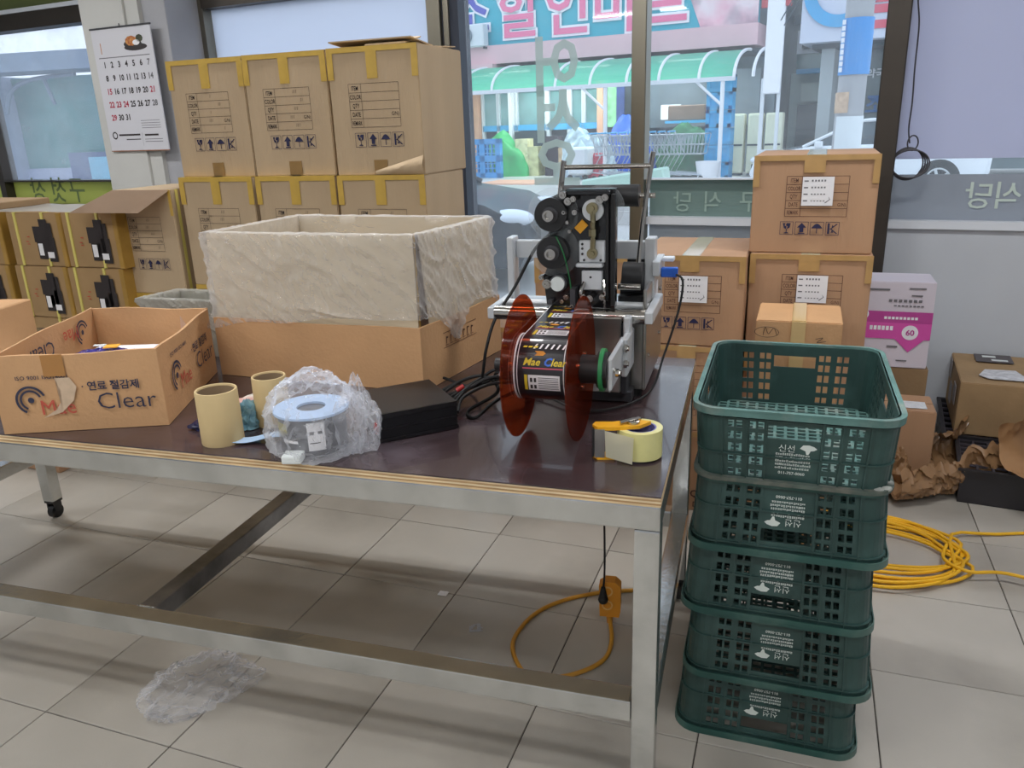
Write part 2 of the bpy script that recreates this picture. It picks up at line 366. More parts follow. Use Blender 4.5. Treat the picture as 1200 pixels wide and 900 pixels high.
for s, (x, y) in (('어', (647, 104)), ('서', (648, 160)), ('오', (649, 218))):
    u, z = wu(x, y); text(b, s, u, z, .29, .045, flip=True, bold=.03, align='CENTER')
obj('glass_lettering', b, FRL, w4)
# window_4: right, frosted with a clear strip
b = B(); bb(b, u_r0, u_r1, -.09, .1, 0, TOP); bevel(b, .005)
w5 = wobj('window_4', b, FRAME); w5['kind'] = 'structure'
b = B(); bb(b, u_r1, uR+.2, -.0, .08, z_rail-.035, z_rail+.0); obj('rail', b, FRAME_W, w5)
zc0 = wu(1150, 205)[1]; zc1 = wu(1150, 186)[1]
pane(w5, 'frosted_pane', u_r1, uR+.2, zc1, TOP, FROST); pane(w5, 'glass_pane', u_r1, uR+.2, zc0, zc1, GL)
pane(w5, 'film', u_r1, uR+.2, z_rail, zc0, film('grey_film', S(170, 176, 184), .92, .5, .03, .03, 8, transl=.4))
b = B()
for s, px in (('당', 1146), ('식', 1180)):
    u, z = wu(px+18, 243); text(b, s, u, z, .12, .04, flip=True, bold=.008)
obj('lettering', b, LT, w5)
# ceiling, other walls
b = B(); bb(b, -8.5, 3.2, -8.2, .12, TOP, TOP+.1)
CE = struct('ceiling', b, mat('ceiling_panel', S(225, 226, 224), .8), matrix=WM)
for nm, a in (('wall_left', (-5.3, -5.2, -4.7, 3.4)), ('wall_right', (4.15, 4.25, -4.7, 2.66)), ('wall_front', (-5.3, 4.25, -4.8, -4.7))):
    b = B(); bb(b, a[0], a[1], a[2], a[3], 0, TOP); struct(nm, b, WALLP)
for k, (x, y) in enumerate(LAMPS):
    t = thing('ceiling_light', 'white twin-tube ceiling lamp above the room', 'lamp', (x, y, TOP), 0, 'ceiling lamps above the room')
    b = B(); bb(b, -.62, .62, -.09, .09, -.05, 0); bevel(b, .008); obj('housing', b, FRAME_W, t)
    b = B()
    for s in (-.05, .05): cyl(b, (-.6, s, -.065), (.6, s, -.065), .013, 12)
    obj('tube', b, mat('tube_white', S(255, 255, 250), .4, emit=2.0), t)
    l = bpy.data.lights.new('lamp_light', 'AREA'); l.shape = 'RECTANGLE'; l.size = 1.2; l.size_y = .16; l.energy = LAMP_POWER; l.color = (.97, .98, 1)
    o = bpy.data.objects.new('lamp_light', l); COL.objects.link(o); o.parent = t; o.location = (0, 0, -.085)
# ================================================================== STREET OUTSIDE
GZ = -.2
b = B(); bb(b, -30, 30, 3.2, 45, GZ-.1, GZ)
street = struct('ground', b, mat('wet_concrete', S(196, 192, 190), .35, var=.08, vscale=.6, bump=.05, bscale=12))
G0 = GZ; GZ = .08
FX, FY, FA = -2.0, 20.0, math.radians(-8)
FM = Matrix.Translation((FX, FY, 0)) @ Matrix.Rotation(FA, 4, 'Z'); FMi = FM.inverted()
def fu(px, py, off=0.):
    a = FM @ Vector((0, -off, 0)); p = on_v(px, py, a.x, a.y, -8); q = FMi @ Vector(p); return q.x, q.z
def fthing(name, label, cat, px, py, off, group=None):
    """an Empty standing on the street in front of the shop, turned with it"""
    u, z = fu(px, py, off); p = FM @ Vector((u, -off, GZ))
    t = thing(name, label, cat, p, FA, group); t['u'] = u; return t
TEAL = mat('sign_teal', S(40, 170, 190), .5); PINKL = mat('sign_pink', S(238, 120, 160), .5); PURL = mat('sign_purple', S(84, 84, 180), .5)
WHT = mat('sign_white', S(240, 240, 245), .5); FASC = mat('fascia_pink', S(226, 184, 190), .6, var=.06, vscale=1); AWN = film('awning_green', S(110, 215, 180), .9, .3, .05, .1, 3, transl=.5)
PIL = mat('pillar_peach', S(226, 170, 140), .6, var=.06, vscale=2); BLU = mat('counter_blue', S(70, 170, 225), .5, var=.1, vscale=3)
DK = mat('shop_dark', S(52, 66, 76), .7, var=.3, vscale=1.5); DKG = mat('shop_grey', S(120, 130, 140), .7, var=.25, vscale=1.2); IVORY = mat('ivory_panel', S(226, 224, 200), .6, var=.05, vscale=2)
PANE = mat('shop_pane', S(120, 160, 160), .1, var=.3, vscale=1.5, spec=.7)
b = B(); bb(b, -14, 2.6, -8.2, 1.0, G0-.05, GZ); bmesh.ops.bevel(b, geom=[e for e in b.edges if all(v.co.z > 0 for v in e.verts)], offset=.06, segments=2, affect='EDGES')
fc = struct('trim_4', b, mat('wet_concrete', S(0, 0, 0)), matrix=FM)
shop = thing('discount_shop', 'shop across the street with a teal sign, pink fascia and green awning', 'building', FM @ Vector((-1, 0, GZ)), FA)
def sp(name, bm, m, par=shop, **k):
    bmesh.ops.translate(bm, vec=(1, 0, -GZ), verts=bm.verts) if par is shop else bmesh.ops.translate(bm, vec=(1, 0, -GZ), verts=bm.verts)
    return obj(name, bm, m, par, **k)
uA = fu(525, 30)[0]-2.5; uB = fu(893, 30)[0]; zs0 = fu(700, 47)[1]; zsb = fu(700, 50)[1]
b = B(); bb(b, uA, uB+.3, .5, 6, GZ, zs0+2.7); sp('wall', b, DKG)
b = B(); bb(b, uA, uB-.0, -.7, -.3, zs0, zs0+2.6); sign = sp('signboard', b, TEAL)
b = B(); u0, z0 = fu(535, 50, .7)
for s, px, w, m in (('할', 608, .0, 0), ('인', 665, 0, 0), ('마', 722, 0, 0), ('트', 775, 0, 0)):
    u, z = fu(px, 45-(px-600)*.055, .75); text(b, s, u, z+.14, 1.42, -.74, align='CENTER', bold=.055)
sp('sign_letter_outline', b, WHT)
b = B(); u, z = fu(556, 45, .75); text(b, '소', u-.1, z+.14, 1.3, -.74, align='CENTER', bold=.055); sp('sign_letter_outline', b, WHT)
b = B()
for s, px in (('할', 608), ('인', 665), ('마', 722), ('트', 775)):
    u, z = fu(px, 45-(px-600)*.055, .75); text(b, s, u, z+.14, 1.42, -.76, align='CENTER', bold=.015)
sp('sign_letters', b, PINKL)
b = B(); u, z = fu(556, 45, .75); text(b, '소', u-.1, z+.14, 1.3, -.76, align='CENTER', bold=.015); sp('sign_letters', b, PURL)
b = B(); u1, z1 = fu(822, 36, .72); u2, z2 = fu(800, 0, .72); u3 = fu(888, 30, .72)[0]
flat(b, [(u1, z1), (u3, z1), (u3, z1+2.4), (u2-.5, z1+2.4)], -.72)
m = mat('meat_picture', S(236, 176, 190), .6, var=.6, vscale=1.6, col2=S(240, 225, 228), dirt=S(120, 120, 130), dscale=1.1); sp('sign_picture', b, m)
b = B(); zf = fu(700, 62)[1]; bb(b, uA, uB+.1, -.9, .1, zf-.15, zs0); bb(b, uA, fu(600, 75)[0], -1.1, .1, zf-.45, zf-.15); sp('fascia', b, FASC)
# awning: quarter-round sheet with white hoops
zt = zf-.25; zb = fu(700, 105)[1]
b = B(); prof = [(-.9-1.5*math.sin(t*PI/20), zb+(zt-zb)*math.cos(t*PI/20)) for t in range(11)]
for (y0, a0), (y1, a1) in zip(prof, prof[1:]): quad(b, (uA, y0, a0), (uB, y0, a0), (uB, y1, a1), (uA, y1, a1))
sp('awning', b, AWN, smooth=True)
for px in (555, 590, 663, 703, 745, 782, 828, 868, 890):
    b = B(); u = fu(px, 90, 1.8)[0]; tube(b, [(u, y-.04, z) for y, z in prof], .035, 6, smooth=False); sp('awning_hoop', b, WHT)
b = B(); bb(b, uA, uB, -2.45, -2.38, zb-.06, zb+.03); sp('awning_rail', b, FRAME_W)
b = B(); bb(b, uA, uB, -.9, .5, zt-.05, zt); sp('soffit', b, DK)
# shopfront under the awning
for px in (559, 818, 712):
    pass
for a, c in ((553, 563), (702, 709)):
    b = B(); bb(b, fu(a, 130)[0], fu(c, 130)[0], -.15, .1, GZ, zb+.2); sp('pillar', b, PIL)
zq = fu(650, 145)[1]
for a, c in ((565, 583), (584, 602), (605, 640), (642, 666), (668, 683), (684, 702)):
    b = B(); ua, uc = fu(a, 130)[0], fu(c, 130)[0]; bb(b, ua+.04, uc-.04, .08, .12, zq, zb+.1); f = sp('shop_window', b, PANE)
    b = B(); bb(b, ua-.03, ua+.04, 0, .14, zq-.7, zb+.1); bb(b, uc-.04, uc+.03, 0, .14, zq-.7, zb+.1); bb(b, ua, uc, 0, .14, zb+.05, zb+.12); sp('window_frame', b, FRAME_W)
b = B(); bb(b, fu(565, 130)[0], fu(702, 130)[0], -.0, .06, fu(650, 152)[1], zq); sp('blue_panel', b, BLU)
b = B(); bb(b, fu(543, 130)[0]-.2, fu(552, 130)[0], .1, .3, GZ, zb+.2); sp('white_panel', b, WHT)
b = B(); bb(b, fu(604, 130)[0], fu(640, 130)[0], -.1, .09, GZ, fu(650, 153)[1]); sp('doorway', b, DK)
b = B(); u, _ = fu(600, 150); bb(b, u-.05, u+.05, -.1, .1, GZ, zb+.1); sp('door_post', b, WHT)
b = B(); bb(b, fu(745, 100)[0], uB, .2, .4, 1.2, zb+.3); sp('grey_shutter', b, DKG)
for px, c in ((718, S(150, 210, 160)), (727, S(50, 70, 130))):
    b = B(); u, z = fu(px, 125); bb(b, u-.12, u+.12, -.05, .0, z-.5, z+.5); sp('notice', b, mat('notice_%d' % px, c, .6, var=.3, vscale=6))
# air conditioner on the fascia
t = fthing('air_conditioner', 'white outdoor fan unit hanging at the left end of the teal sign', 'air conditioner', 554, 48, .95)
_, z = fu(554, 56, .95); z -= GZ
b = B(); bb(b, -.4, .4, -.15, .15, z, z+.55); bevel(b, .03); obj('housing', b, FRAME_W, t)
b = B(); ring(b, (-.12, -.15, z+.28), (-.12, -.2, z+.28), .2, .16, 24); ring(b, (-.12, -.15, z+.28), (-.12, -.19, z+.28), .1, .07, 24); obj('fan_guard', b, DKG, t)
b = B(); bb(b, -.4, -.36, -.1, .55, z-.05, z); bb(b, .36, .4, -.1, .55, z-.05, z); obj('bracket', b, DK, t)

# goods in front of the shop
t = fthing('blue_pallet', 'blue plastic pallet standing on edge left of the shop door', 'pallet', 567, 200, 1.6)
uw = fu(587, 200, 1.6)[0]-fu(545, 200, 1.6)[0]; z = fu(567, 163, 1.6)[1]-GZ; PB = mat('pallet_blue', S(64, 150, 215), .5, var=.1, vscale=4)
b = B(); w = uw/2
for x0, x1, z0, z1 in ((-w, -w+.12, 0, z), (w-.12, w, 0, z), (-.08, .08, 0, z), (-w, w, 0, .12), (-w, w, z-.12, z), (-w, w, z/2-.08, z/2+.08)): bb(b, x0, x1, -.07, .07, z0, z1)
for i in (-.5, .5):
    for k in (.25, .75):
        for q in (-.12, 0, .12): bb(b, i*w*1.0+q-.015, i*w+q+.015, -.04, .04, z*(k-.2), z*(k+.2)); bb(b, i*w-.2, i*w+.2, -.035, .035, z*k+q-.015, z*k+q+.015)
obj('pallet_body', b, PB, t)
def heap(name, label, cat, px, py, off, sx, sy, sz, m, seed, amp=.25):
    t = fthing(name, label, cat, px, py, off); b = B(); bmesh.ops.create_icosphere(b, subdivisions=4, radius=1)
    for v in b.verts:
        n = noise.noise(v.co*1.6+Vector((seed, 0, 0))); n2 = abs(noise.noise(v.co*4+Vector((0, seed, 0))))
        v.co *= 1+amp*n-amp*.5*n2; v.co = Vector((v.co.x*sx, v.co.y*sy, max(0, v.co.z)*sz))
    obj('cover', b, m, t, smooth=True); return t
heap('tarp_pile', 'goods under a bright green tarp behind the blue pallet', 'tarp', 590, 195, .8, .85, .45, 1.05, mat('tarp_green', S(40, 160, 90), .5, var=.2, vscale=3, bump=.3, bscale=6), 1)
heap('tarp_pile', 'deep blue tarp heap behind the shopping trolleys', 'tarp', 735, 180, .8, .7, .4, 1.35, mat('tarp_blue', S(40, 90, 200), .5, var=.25, vscale=3, bump=.3, bscale=6), 4)
heap('tarp_pile', 'dark green net over goods beside the stacked blue crates', 'tarp', 806, 185, 1.0, .85, .5, 1.2, mat('net_green', S(30, 100, 66), .8, var=.5, vscale=14, bump=.6, bscale=20), 6)
heap('plastic_cover', 'goods under white and blue plastic sheets right of the shop door', 'plastic sheet', 688, 185, 1.5, .85, .4, 1.2, mat('sheet_pale', S(196, 212, 226), .25, var=.4, vscale=5, bump=.6, bscale=8), 9, .4)
for k, (px, c, h, l) in enumerate(((615, S(220, 214, 170), .95, 'pale goods sack standing left in the shop doorway'), (627, S(200, 196, 150), .75, 'cream goods sack standing right in the shop doorway'), (650, S(60, 50, 60), 1.0, 'dark stacked goods beside the shop door'), (664, S(200, 170, 140), .7, 'tan goods sack in front of the shop window'))):
    t = fthing('goods_sack', l, 'goods', px, 195, .7); b = B(); bb(b, -.2, .2, -.2, .2, 0, h); bmesh.ops.subdivide_edges(b, edges=b.edges, cuts=4, use_grid_fill=True)
    for v in b.verts: v.co.xy *= 1-.12*(v.co.z/h)**2+.12*noise.noise(v.co*4+Vector((k, 0, 0)))
    obj('sack', b, mat('sack_%d' % k, c, .7, var=.3, vscale=6), t, smooth=True)
t = fthing('trolley', 'white low trolley beside the red goods in front of the shop', 'cart', 722-40, 198, 2.0); b = B(); bb(b, -.25, .25, -.3, .3, .1, .75); bevel(b, .05); obj('body', b, FRAME_W, t)
for s in (-.2, .2):
    b = B(); cyl(b, (s, -.3, .06), (s, -.25, .06), .06, 12); obj('wheel', b, RUBBER, t)
t = fthing('goods_box', 'red and pink goods low beside the white trolley', 'goods', 695, 190, 1.7); b = B(); bb(b, -.25, .3, -.2, .2, 0, .6); bevel(b, .05); obj('box', b, mat('goods_red', S(200, 70, 90), .6, var=.3, vscale=5), t)
# nested shopping trolleys
CARTG = mat('trolley_wire', S(178, 184, 190), .3, .7)
carts = []
for k in range(9):
    px = 712+k*11.5; side = 'left' if k < 4 else 'right'
    lab = {0: 'first trolley at the left end of the nested row', 8: 'last trolley at the right end of the nested row'}.get(k, 'wire shopping trolley, number %s from the left in the nested row' % ('first second third fourth fifth sixth seventh eighth ninth'.split()[k]))
    if k == 0:
        t0 = t = fthing('shopping_cart', lab, 'shopping cart', px, 205, 2.6, 'shopping carts nested in front of the shop')
        b = B()
        P = [(-.25, -.28), (.45, -.25), (.45, .25), (-.25, .28)]
        for z, s in ((1.0, 1), (.78, .92), (.58, .84)):
            tube(b, [(x*s, y*s, z) for x, y in P], .012, 5, closed=True, smooth=False)
        for i in range(9):
            x = -.25+.7*i/8
            for s in (-1, 1): tube(b, [(x, .28*s, 1.0), (x*.84, .235*s, .58)], .007, 4, smooth=False)
        obj('basket', b, CARTG, t)
        b = B()
        for s in (-.22, .22): tube(b, [(-.35, s, 1.05), (-.1, s, .55), (-.3, s, .2), (.4, s, .14)], .016, 5, smooth=False)
        obj('frame', b, CARTG, t)
        b = B(); cyl(b, (-.36, -.26, 1.06), (-.36, .26, 1.06), .02, 8); obj('handle', b, BLU, t)
        for x in (-.25, .38):
            for s in (-.2, .2):
                b = B(); cyl(b, (x, s-.015, .065), (x, s+.015, .065), .065, 12); obj('wheel', b, RUBBER, t)
    else:
        u, _ = fu(px, 205, 2.6); dup(t0, FM @ Vector((u, -2.6, GZ)), FA, lab)
# stacked blue crates, ivory tanks, bucket
t = None
for k in range(6):
    lab = '%s pale blue crate counted from the ground in the stack by the awning post' % ('first second third fourth fifth sixth'.split()[k])
    if k == 0: lab = 'pale blue crate at the bottom of the stack by the awning post'
    if k == 5: lab = 'pale blue crate on top of the stack by the awning post'
    z0 = k*.37
    if t is None:
        t = cr0 = fthing('goods_crate', lab, 'crate', 841, 205, 1.8, 'blue crates stacked outside the shop'); b = B()
        for x0, x1, za, zb_ in ((-.28, .28, 0, .08), (-.28, .28, .3, .36), (-.28, -.2, 0, .36), (.2, .28, 0, .36), (-.04, .04, 0, .36)): bb(b, x0, x1, -.2, .2, za, zb_)
        bb(b, -.25, .25, -.17, .17, .02, .34); obj('crate_body', b, mat('crate_sky_blue', S(60, 170, 225), .5, var=.15, vscale=5), t)
    else: dup(cr0, cr0.location+Vector((0, 0, z0)), FA+random.uniform(-.05, .05), lab)
for k, (a, c) in enumerate(((852, 872), (873, 893), (893, 916))):
    lab = ('left', 'middle', 'right')[k]+' ivory panel of the three standing behind the lamp post outside'
    t = fthing('ivory_tank', lab, 'panel', (a+c)/2, 200, .8, 'ivory panels outside the shop'); w = (fu(c, 200, 1.8)[0]-fu(a, 200, 1.8)[0])/2-.02; h = fu(870, 133, 1.8)[1]-GZ
    b = B(); bb(b, -w, w, -.15, .15, .05, h); bevel(b, .05, 2); obj('panel', b, IVORY, t); b = B(); bb(b, -w*.8, w*.8, -.13, .13, 0, .05); bb(b, -w*.9, w*.9, -.16, -.145, h*.5-.02, h*.5+.02); obj('foot', b, DK, t)
t = fthing('bucket', 'white bucket at the foot of the blue crates across the street', 'bucket', 829, 206, 2.6)
b = B(); lathe(b, [(.0, 0), (.2, 0), (.27, .42), (.25, .42), (.19, .03)]); obj('pail', b, WHT, t, smooth=True)
t = fthing('wall_cabinet', 'brown notice cabinet under the awning above the green net', 'cabinet', 806, 135, .6); z = fu(806, 141, .6)[1]-GZ
b = B(); bb(b, -.45, .45, -.15, .15, z, z+.35); bevel(b, .02); obj('cabinet', b, mat('cabinet_brown', S(120, 96, 84), .7, var=.3, vscale=4), t)
b = B(); bb(b, -.5, .5, -.2, .2, z-.06, z); obj('shelf', b, BLU, t)
t = fthing('paper_notice', 'white notice sheet on the grey wall under the awning', 'notice', 786, 133, .1); z = fu(786, 140)[1]-GZ
b = B(); bb(b, -.25, .25, -.02, .0, z, z+.35); obj('sheet', b, WHT, t)
for px, py, l in ((842, 205, 'white post under the awning in front of the blue crates'), (709, 205, 'thin white post under the awning left of the trolleys')):
    t = fthing('awning_post', l, 'post', px, py, 2.38); b = B(); h = zb-GZ; cyl(b, (0, 0, 0), (0, 0, h), .045, 10); obj('post', b, WHT, t)
    b = B(); cyl(b, (0, 0, h-.55), (-.6, 0, h-.02), .03, 8); obj('brace', b, WHT, t)
t = fthing('cardboard_mat', 'flattened cardboard sheet on the ground below the green tarp', 'cardboard', 606, 196, 3.0); b = B(); bb(b, -.75, .8, -.8, .5, 0, .02); obj('sheet', b, PIL, t)

# building on the right of the shop
rb = thing('pharmacy_building', 'pale grey building right of the shop under a white sign', 'building', FM @ Vector((3.2, .5, GZ)), FA)
def rp(name, bm, m): bmesh.ops.translate(bm, vec=(-3.2, -.5, -GZ), verts=bm.verts); return obj(name, bm, m, rb)
ua = fu(905, 100)[0]; ub = fu(957, 100)[0]; uc = fu(1080, 100)[0]+4
b = B(); bb(b, ua, ub, 2.5, 5, GZ, fu(930, 80)[1]); rp('side_wall', b, mat('wall_greenish', S(176, 194, 190), .7, var=.1, vscale=1.5))
b = B(); bb(b, ua, ub, 2.3, 2.5, fu(930, 22)[1]+.1, fu(930, 16)[1]+.2); rp('roof_edge', b, DKG)
b = B(); bb(b, fu(915, 60)[0], fu(945, 60)[0], 2.2, 2.5, fu(930, 56)[1], fu(930, 26)[1]); rp('panel', b, WHT)
b = B(); bb(b, fu(917, 60)[0], fu(957, 60)[0], 2.1, 2.4, fu(930, 82)[1], fu(930, 76)[1]); rp('blue_ledge', b, BLU)
b = B(); bb(b, fu(922, 60)[0], fu(940, 60)[0], 2.1, 2.3, fu(930, 50)[1], fu(930, 44)[1]); rp('window', b, DK)
b = B(); bb(b, fu(915, 60)[0], fu(955, 60)[0], 2.3, 2.45, fu(930, 76)[1], fu(930, 56)[1]); rp('storey_window', b, PANE)
b = B(); bb(b, fu(917, 150)[0], fu(951, 150)[0], 1.9, 2.5, GZ, fu(930, 122)[1]); rp('dark_opening', b, DK)
b = B(); bb(b, fu(918, 150)[0], fu(946, 150)[0], 2.2, 2.4, fu(930, 118)[1], fu(930, 94)[1]); rp('awning_box', b, mat('pale_board', S(190, 204, 196), .7))
b = B(); bb(b, fu(957, 150)[0], fu(972, 150)[0], -.2, 1.2, GZ, fu(960, 52)[1]); rp('column', b, mat('column_grey', S(170, 176, 180), .7))
b = B(); bb(b, fu(957, 20)[0]-.2, uc, -.8, 1.2, fu(1000, 50)[1], fu(1000, 50)[1]+3.5); rp('signboard', b, mat('sign_pale', S(206, 210, 226), .6))
b = B(); bb(b, fu(957, 20)[0], uc, -.3, 1.2, fu(1000, 56)[1], fu(1000, 50)[1]); rp('sign_edge', b, DK)
b = B(); bb(b, fu(972, 20)[0], uc, 1.2, 6, GZ, 7); rp('wall', b, mat('shopfront_grey', S(120, 134, 138), .4, var=.3, vscale=1))
b = B(); u, z = fu(1036, 25, .82); text(b, '음', u, z-.0, 1.3, -.82, align='CENTER', bold=.03); rp('sign_letters', b, mat('sign_red', S(215, 90, 110), .5))
b = B(); u, z = fu(985, 2, .82); ring(b, (u, -.83, z+.25), (u, -.86, z+.25), .75, .5, 32); rp('sign_ring', b, BLU)
b = B(); u, z = fu(1020, 132, .0); text(b, '약조제', u, z, .5, 1.1, align='CENTER', bold=.02); rp('letters', b, mat('letter_blue', S(60, 110, 170), .5))
b = B(); u, z = fu(1021, 88, .0); text(b, '약국', u, z-.0, .22, 1.1, align='CENTER', bold=.02); rp('small_sign', b, WHT)
# tall white banner board and red trim
t = fthing('banner_board', 'tall white hanging board between the shop and the next building', 'sign', 904, 110, 3.0); w = (fu(914, 60, 3)[0]-fu(894, 60, 3)[0])/2; z = fu(904, 110, 3.0)[1]-GZ
b = B(); bb(b, -w, w, -.08, .08, z, z+4.2); bevel(b, .02); obj('board', b, WHT, t)
b = B(); bb(b, -w-.12, -w, -.05, .1, z+1.6, z+4.2); bb(b, w, w+.1, -.05, .1, z+1.6, z+4.2); obj('red_edge', b, mat('edge_red', S(180, 60, 70), .5), t)
b = B(); bb(b, -w-.05, -w+.02, 0, .08, 0, z+.3); bb(b, w-.06, w+.0, 0, .08, 0, z+.3); bb(b, -w, w, 0, .06, z*.35, z*.35+.05); obj('frame_post', b, FRAME_W, t)
for k, (a, c) in enumerate((((915, 24), (935, -10)), ((919, 30), (943, -10)))):
    b = B(); p, q = on_v(*a, 0, 16), on_v(*c, 0, 16); tube(b, [p, q], .012, 5, smooth=False); o = obj('power_cable', b, DK); tag(o, ('left', 'right')[k]+' thin dark cable crossing the sky right of the banner board', 'cable')
# utility pole with posters
p = on_z(1000, 330, GZ); p = on_v(988, 190, 0, 9.5); t = thing('utility_pole', 'concrete pole with a blue lettered poster seen through the right pane', 'pole', (p[0], 9.5, G0))
b = B(); cyl(b, (0, 0, 0), (0.05, 0, 5), .165, 24, .14); obj('pole_shaft', b, mat('pole_concrete', S(172, 172, 176), .7, var=.1, vscale=4), t, smooth=True)
def band(z0, z1, r, a0, a1, m, nm, n=14):
    b = B()
    for i in range(n):
        t0, t1 = a0+(a1-a0)*i/n, a0+(a1-a0)*(i+1)/n; xs = .01*(z0+z1)/2
        quad(b, (r*math.cos(t0)+xs, r*math.sin(t0), z0), (r*math.cos(t1)+xs, r*math.sin(t1), z0), (r*math.cos(t1)+xs, r*math.sin(t1), z1), (r*math.cos(t0)+xs, r*math.sin(t0), z1))
    return obj(nm, b, m, t)
zz = lambda py: on_v(999, py, 0, 9.5)[2]-G0
band(zz(88), zz(22), .172, PI, 2*PI, mat('poster_blue', S(30, 140, 215), .4), 'poster')
b = B()
for s in (-1, 1):
    for i in range(9): z = zz(86)+i*(zz(24)-zz(86))/9; bx(b, (.17*math.sin(s*.85), -.17*math.cos(.85)-.002, z+.04), (.045, .01, .05), Matrix.Rotation(s*.85, 4, 'Z'))
obj('poster_lettering', b, WHT, t)
band(zz(132), zz(108), .170, PI*1.0, PI*1.45, mat('notice_tan', S(214, 180, 150), .6, var=.2, vscale=20), 'small_notice')
band(zz(176), zz(136), .171, PI*1.2, PI*1.9, mat('notice_white', S(226, 232, 236), .5), 'pale_sleeve')

# cars
def car(label, col, x, y, rz, L=4.5):
    """front towards +x"""
    t = thing('car', label, 'car', (x, y, G0), rz)
    prof = [(-2.2, .45), (-2.22, .8), (-2.1, .95), (-1.5, 1.02), (1.0, .98), (1.75, .86), (2.12, .68), (2.2, .45), (2.1, .25), (-2.1, .25)]
    b = B(); secs = []
    for yy, k, dz in ((-.9, .97, -.06), (-.86, 1, 0), (0, 1.015, .03), (.86, 1, 0), (.9, .97, -.06)):
        secs.append([b.verts.new((px*k, yy, pz+(dz if pz > .6 else 0))) for px, pz in prof])
    for p, q in zip(secs, secs[1:]):
        for i in range(len(prof)): j = (i+1) % len(prof); b.faces.new((p[i], q[i], q[j], p[j]))
    b.faces.new(secs[0][::-1]); b.faces.new(secs[-1]); obj('body', b, col, t, smooth=True, angle=.5)
    b = B(); cab = [(-1.9, .98), (-1.25, 1.4), (-.9, 1.46), (.05, 1.44), (.3, 1.36), (1.15, .96)]
    s0 = [b.verts.new((a, -.83+max(0, z-1)*.3, z)) for a, z in cab]; s1 = [b.verts.new((a, .83-max(0, z-1)*.3, z)) for a, z in cab]
    b.faces.new(s0); b.faces.new(s1[::-1])
    for i in range(len(cab)-1): b.faces.new((s0[i], s1[i], s1[i+1], s0[i+1]))
    obj('cabin_glass', b, mat('car_glass', S(60, 74, 84), .08, spec=.8), t)
    b = B()
    for s in (-1, 1):
        f = lambda a, z: (a, s*(.845-max(0, z-1)*.3), z)
        tube(b, [f(1.17, .97), f(.3, 1.38), f(.05, 1.45), f(-.9, 1.47), f(-1.25, 1.41), f(-1.92, .98)], .035, 6, smooth=False); tube(b, [f(-.35, .98), f(-.35, 1.44)], .03, 6, smooth=False)
    bx(b, (-.45, 0, 1.462), (1.1, 1.4, .02)); obj('roof', b, col, t)
    for k, (xx, s) in enumerate(((1.4, -1), (1.4, 1), (-1.35, -1), (-1.35, 1))):
        b = B(); cyl(b, (xx, s*.72, .32), (xx, s*.905, .32), .38, 28); obj('wheel_arch', b, BLACK, t)
        b = B(); ring(b, (xx, s*.7, .32), (xx, s*.925, .32), .32, .22, 32); w = obj('tyre', b, RUBBER, t)
        b = B(); cyl(b, (xx, s*.88, .32), (xx, s*.932, .32), .06, 12); ring(b, (xx, s*.88, .32), (xx, s*.93, .32), .225, .195, 28)
        for i in range(5):
            a = 2*PI*i/5; bx(b, (xx+.12*math.cos(a), s*.915, .32+.12*math.sin(a)), (.19, .03, .05), Matrix.Rotation(-a, 4, 'Y'))
        obj('hub', b, ALU, w)
    for s in (-1, 1):
        b = B(); bmesh.ops.create_icosphere(b, subdivisions=3, radius=1, matrix=Matrix.Translation((1.98, s*.72, .72)) @ Matrix.Diagonal((.24, .17, .09, 1))); obj('headlight', b, mat('headlight_clear', S(235, 240, 250), .1, spec=.9), t, smooth=True)
        b = B(); bx(b, (.85, s*.98, 1.02), (.16, .2, .13)); bevel(b, .03, 2); obj('mirror', b, col, t)
    b = B(); bb(b, 2.18, 2.23, -.5, .5, .4, .62); obj('grille', b, BLACK, t); return t
car('dark car parked just outside the glass, front end to the right', mat('car_paint_dark', S(26, 31, 42), .25, 0.), -3.0, 6.9, .06)
q = on_v(1106, 196, 5, 16.4, -8)
car('white car parked by the pharmacy across the street', mat('car_paint_white', S(232, 236, 242), .2, coat=.8), q[0]-1.35, q[1]+.9, PI-.10)
# low green-and-cream sign box on the ground by the trolleys
t = fthing('sign_box', 'pale green lying sign box on the ground in front of the trolleys', 'sign', 727, 215, 6.5); b = B(); bx(b, (.1, 0, .25), (1.55, .4, .35), Matrix.Rotation(-.14, 4, 'Y')); bevel(b, .03); obj('box', b, mat('sign_box_green', S(190, 222, 206), .4, var=.1, vscale=2), t)
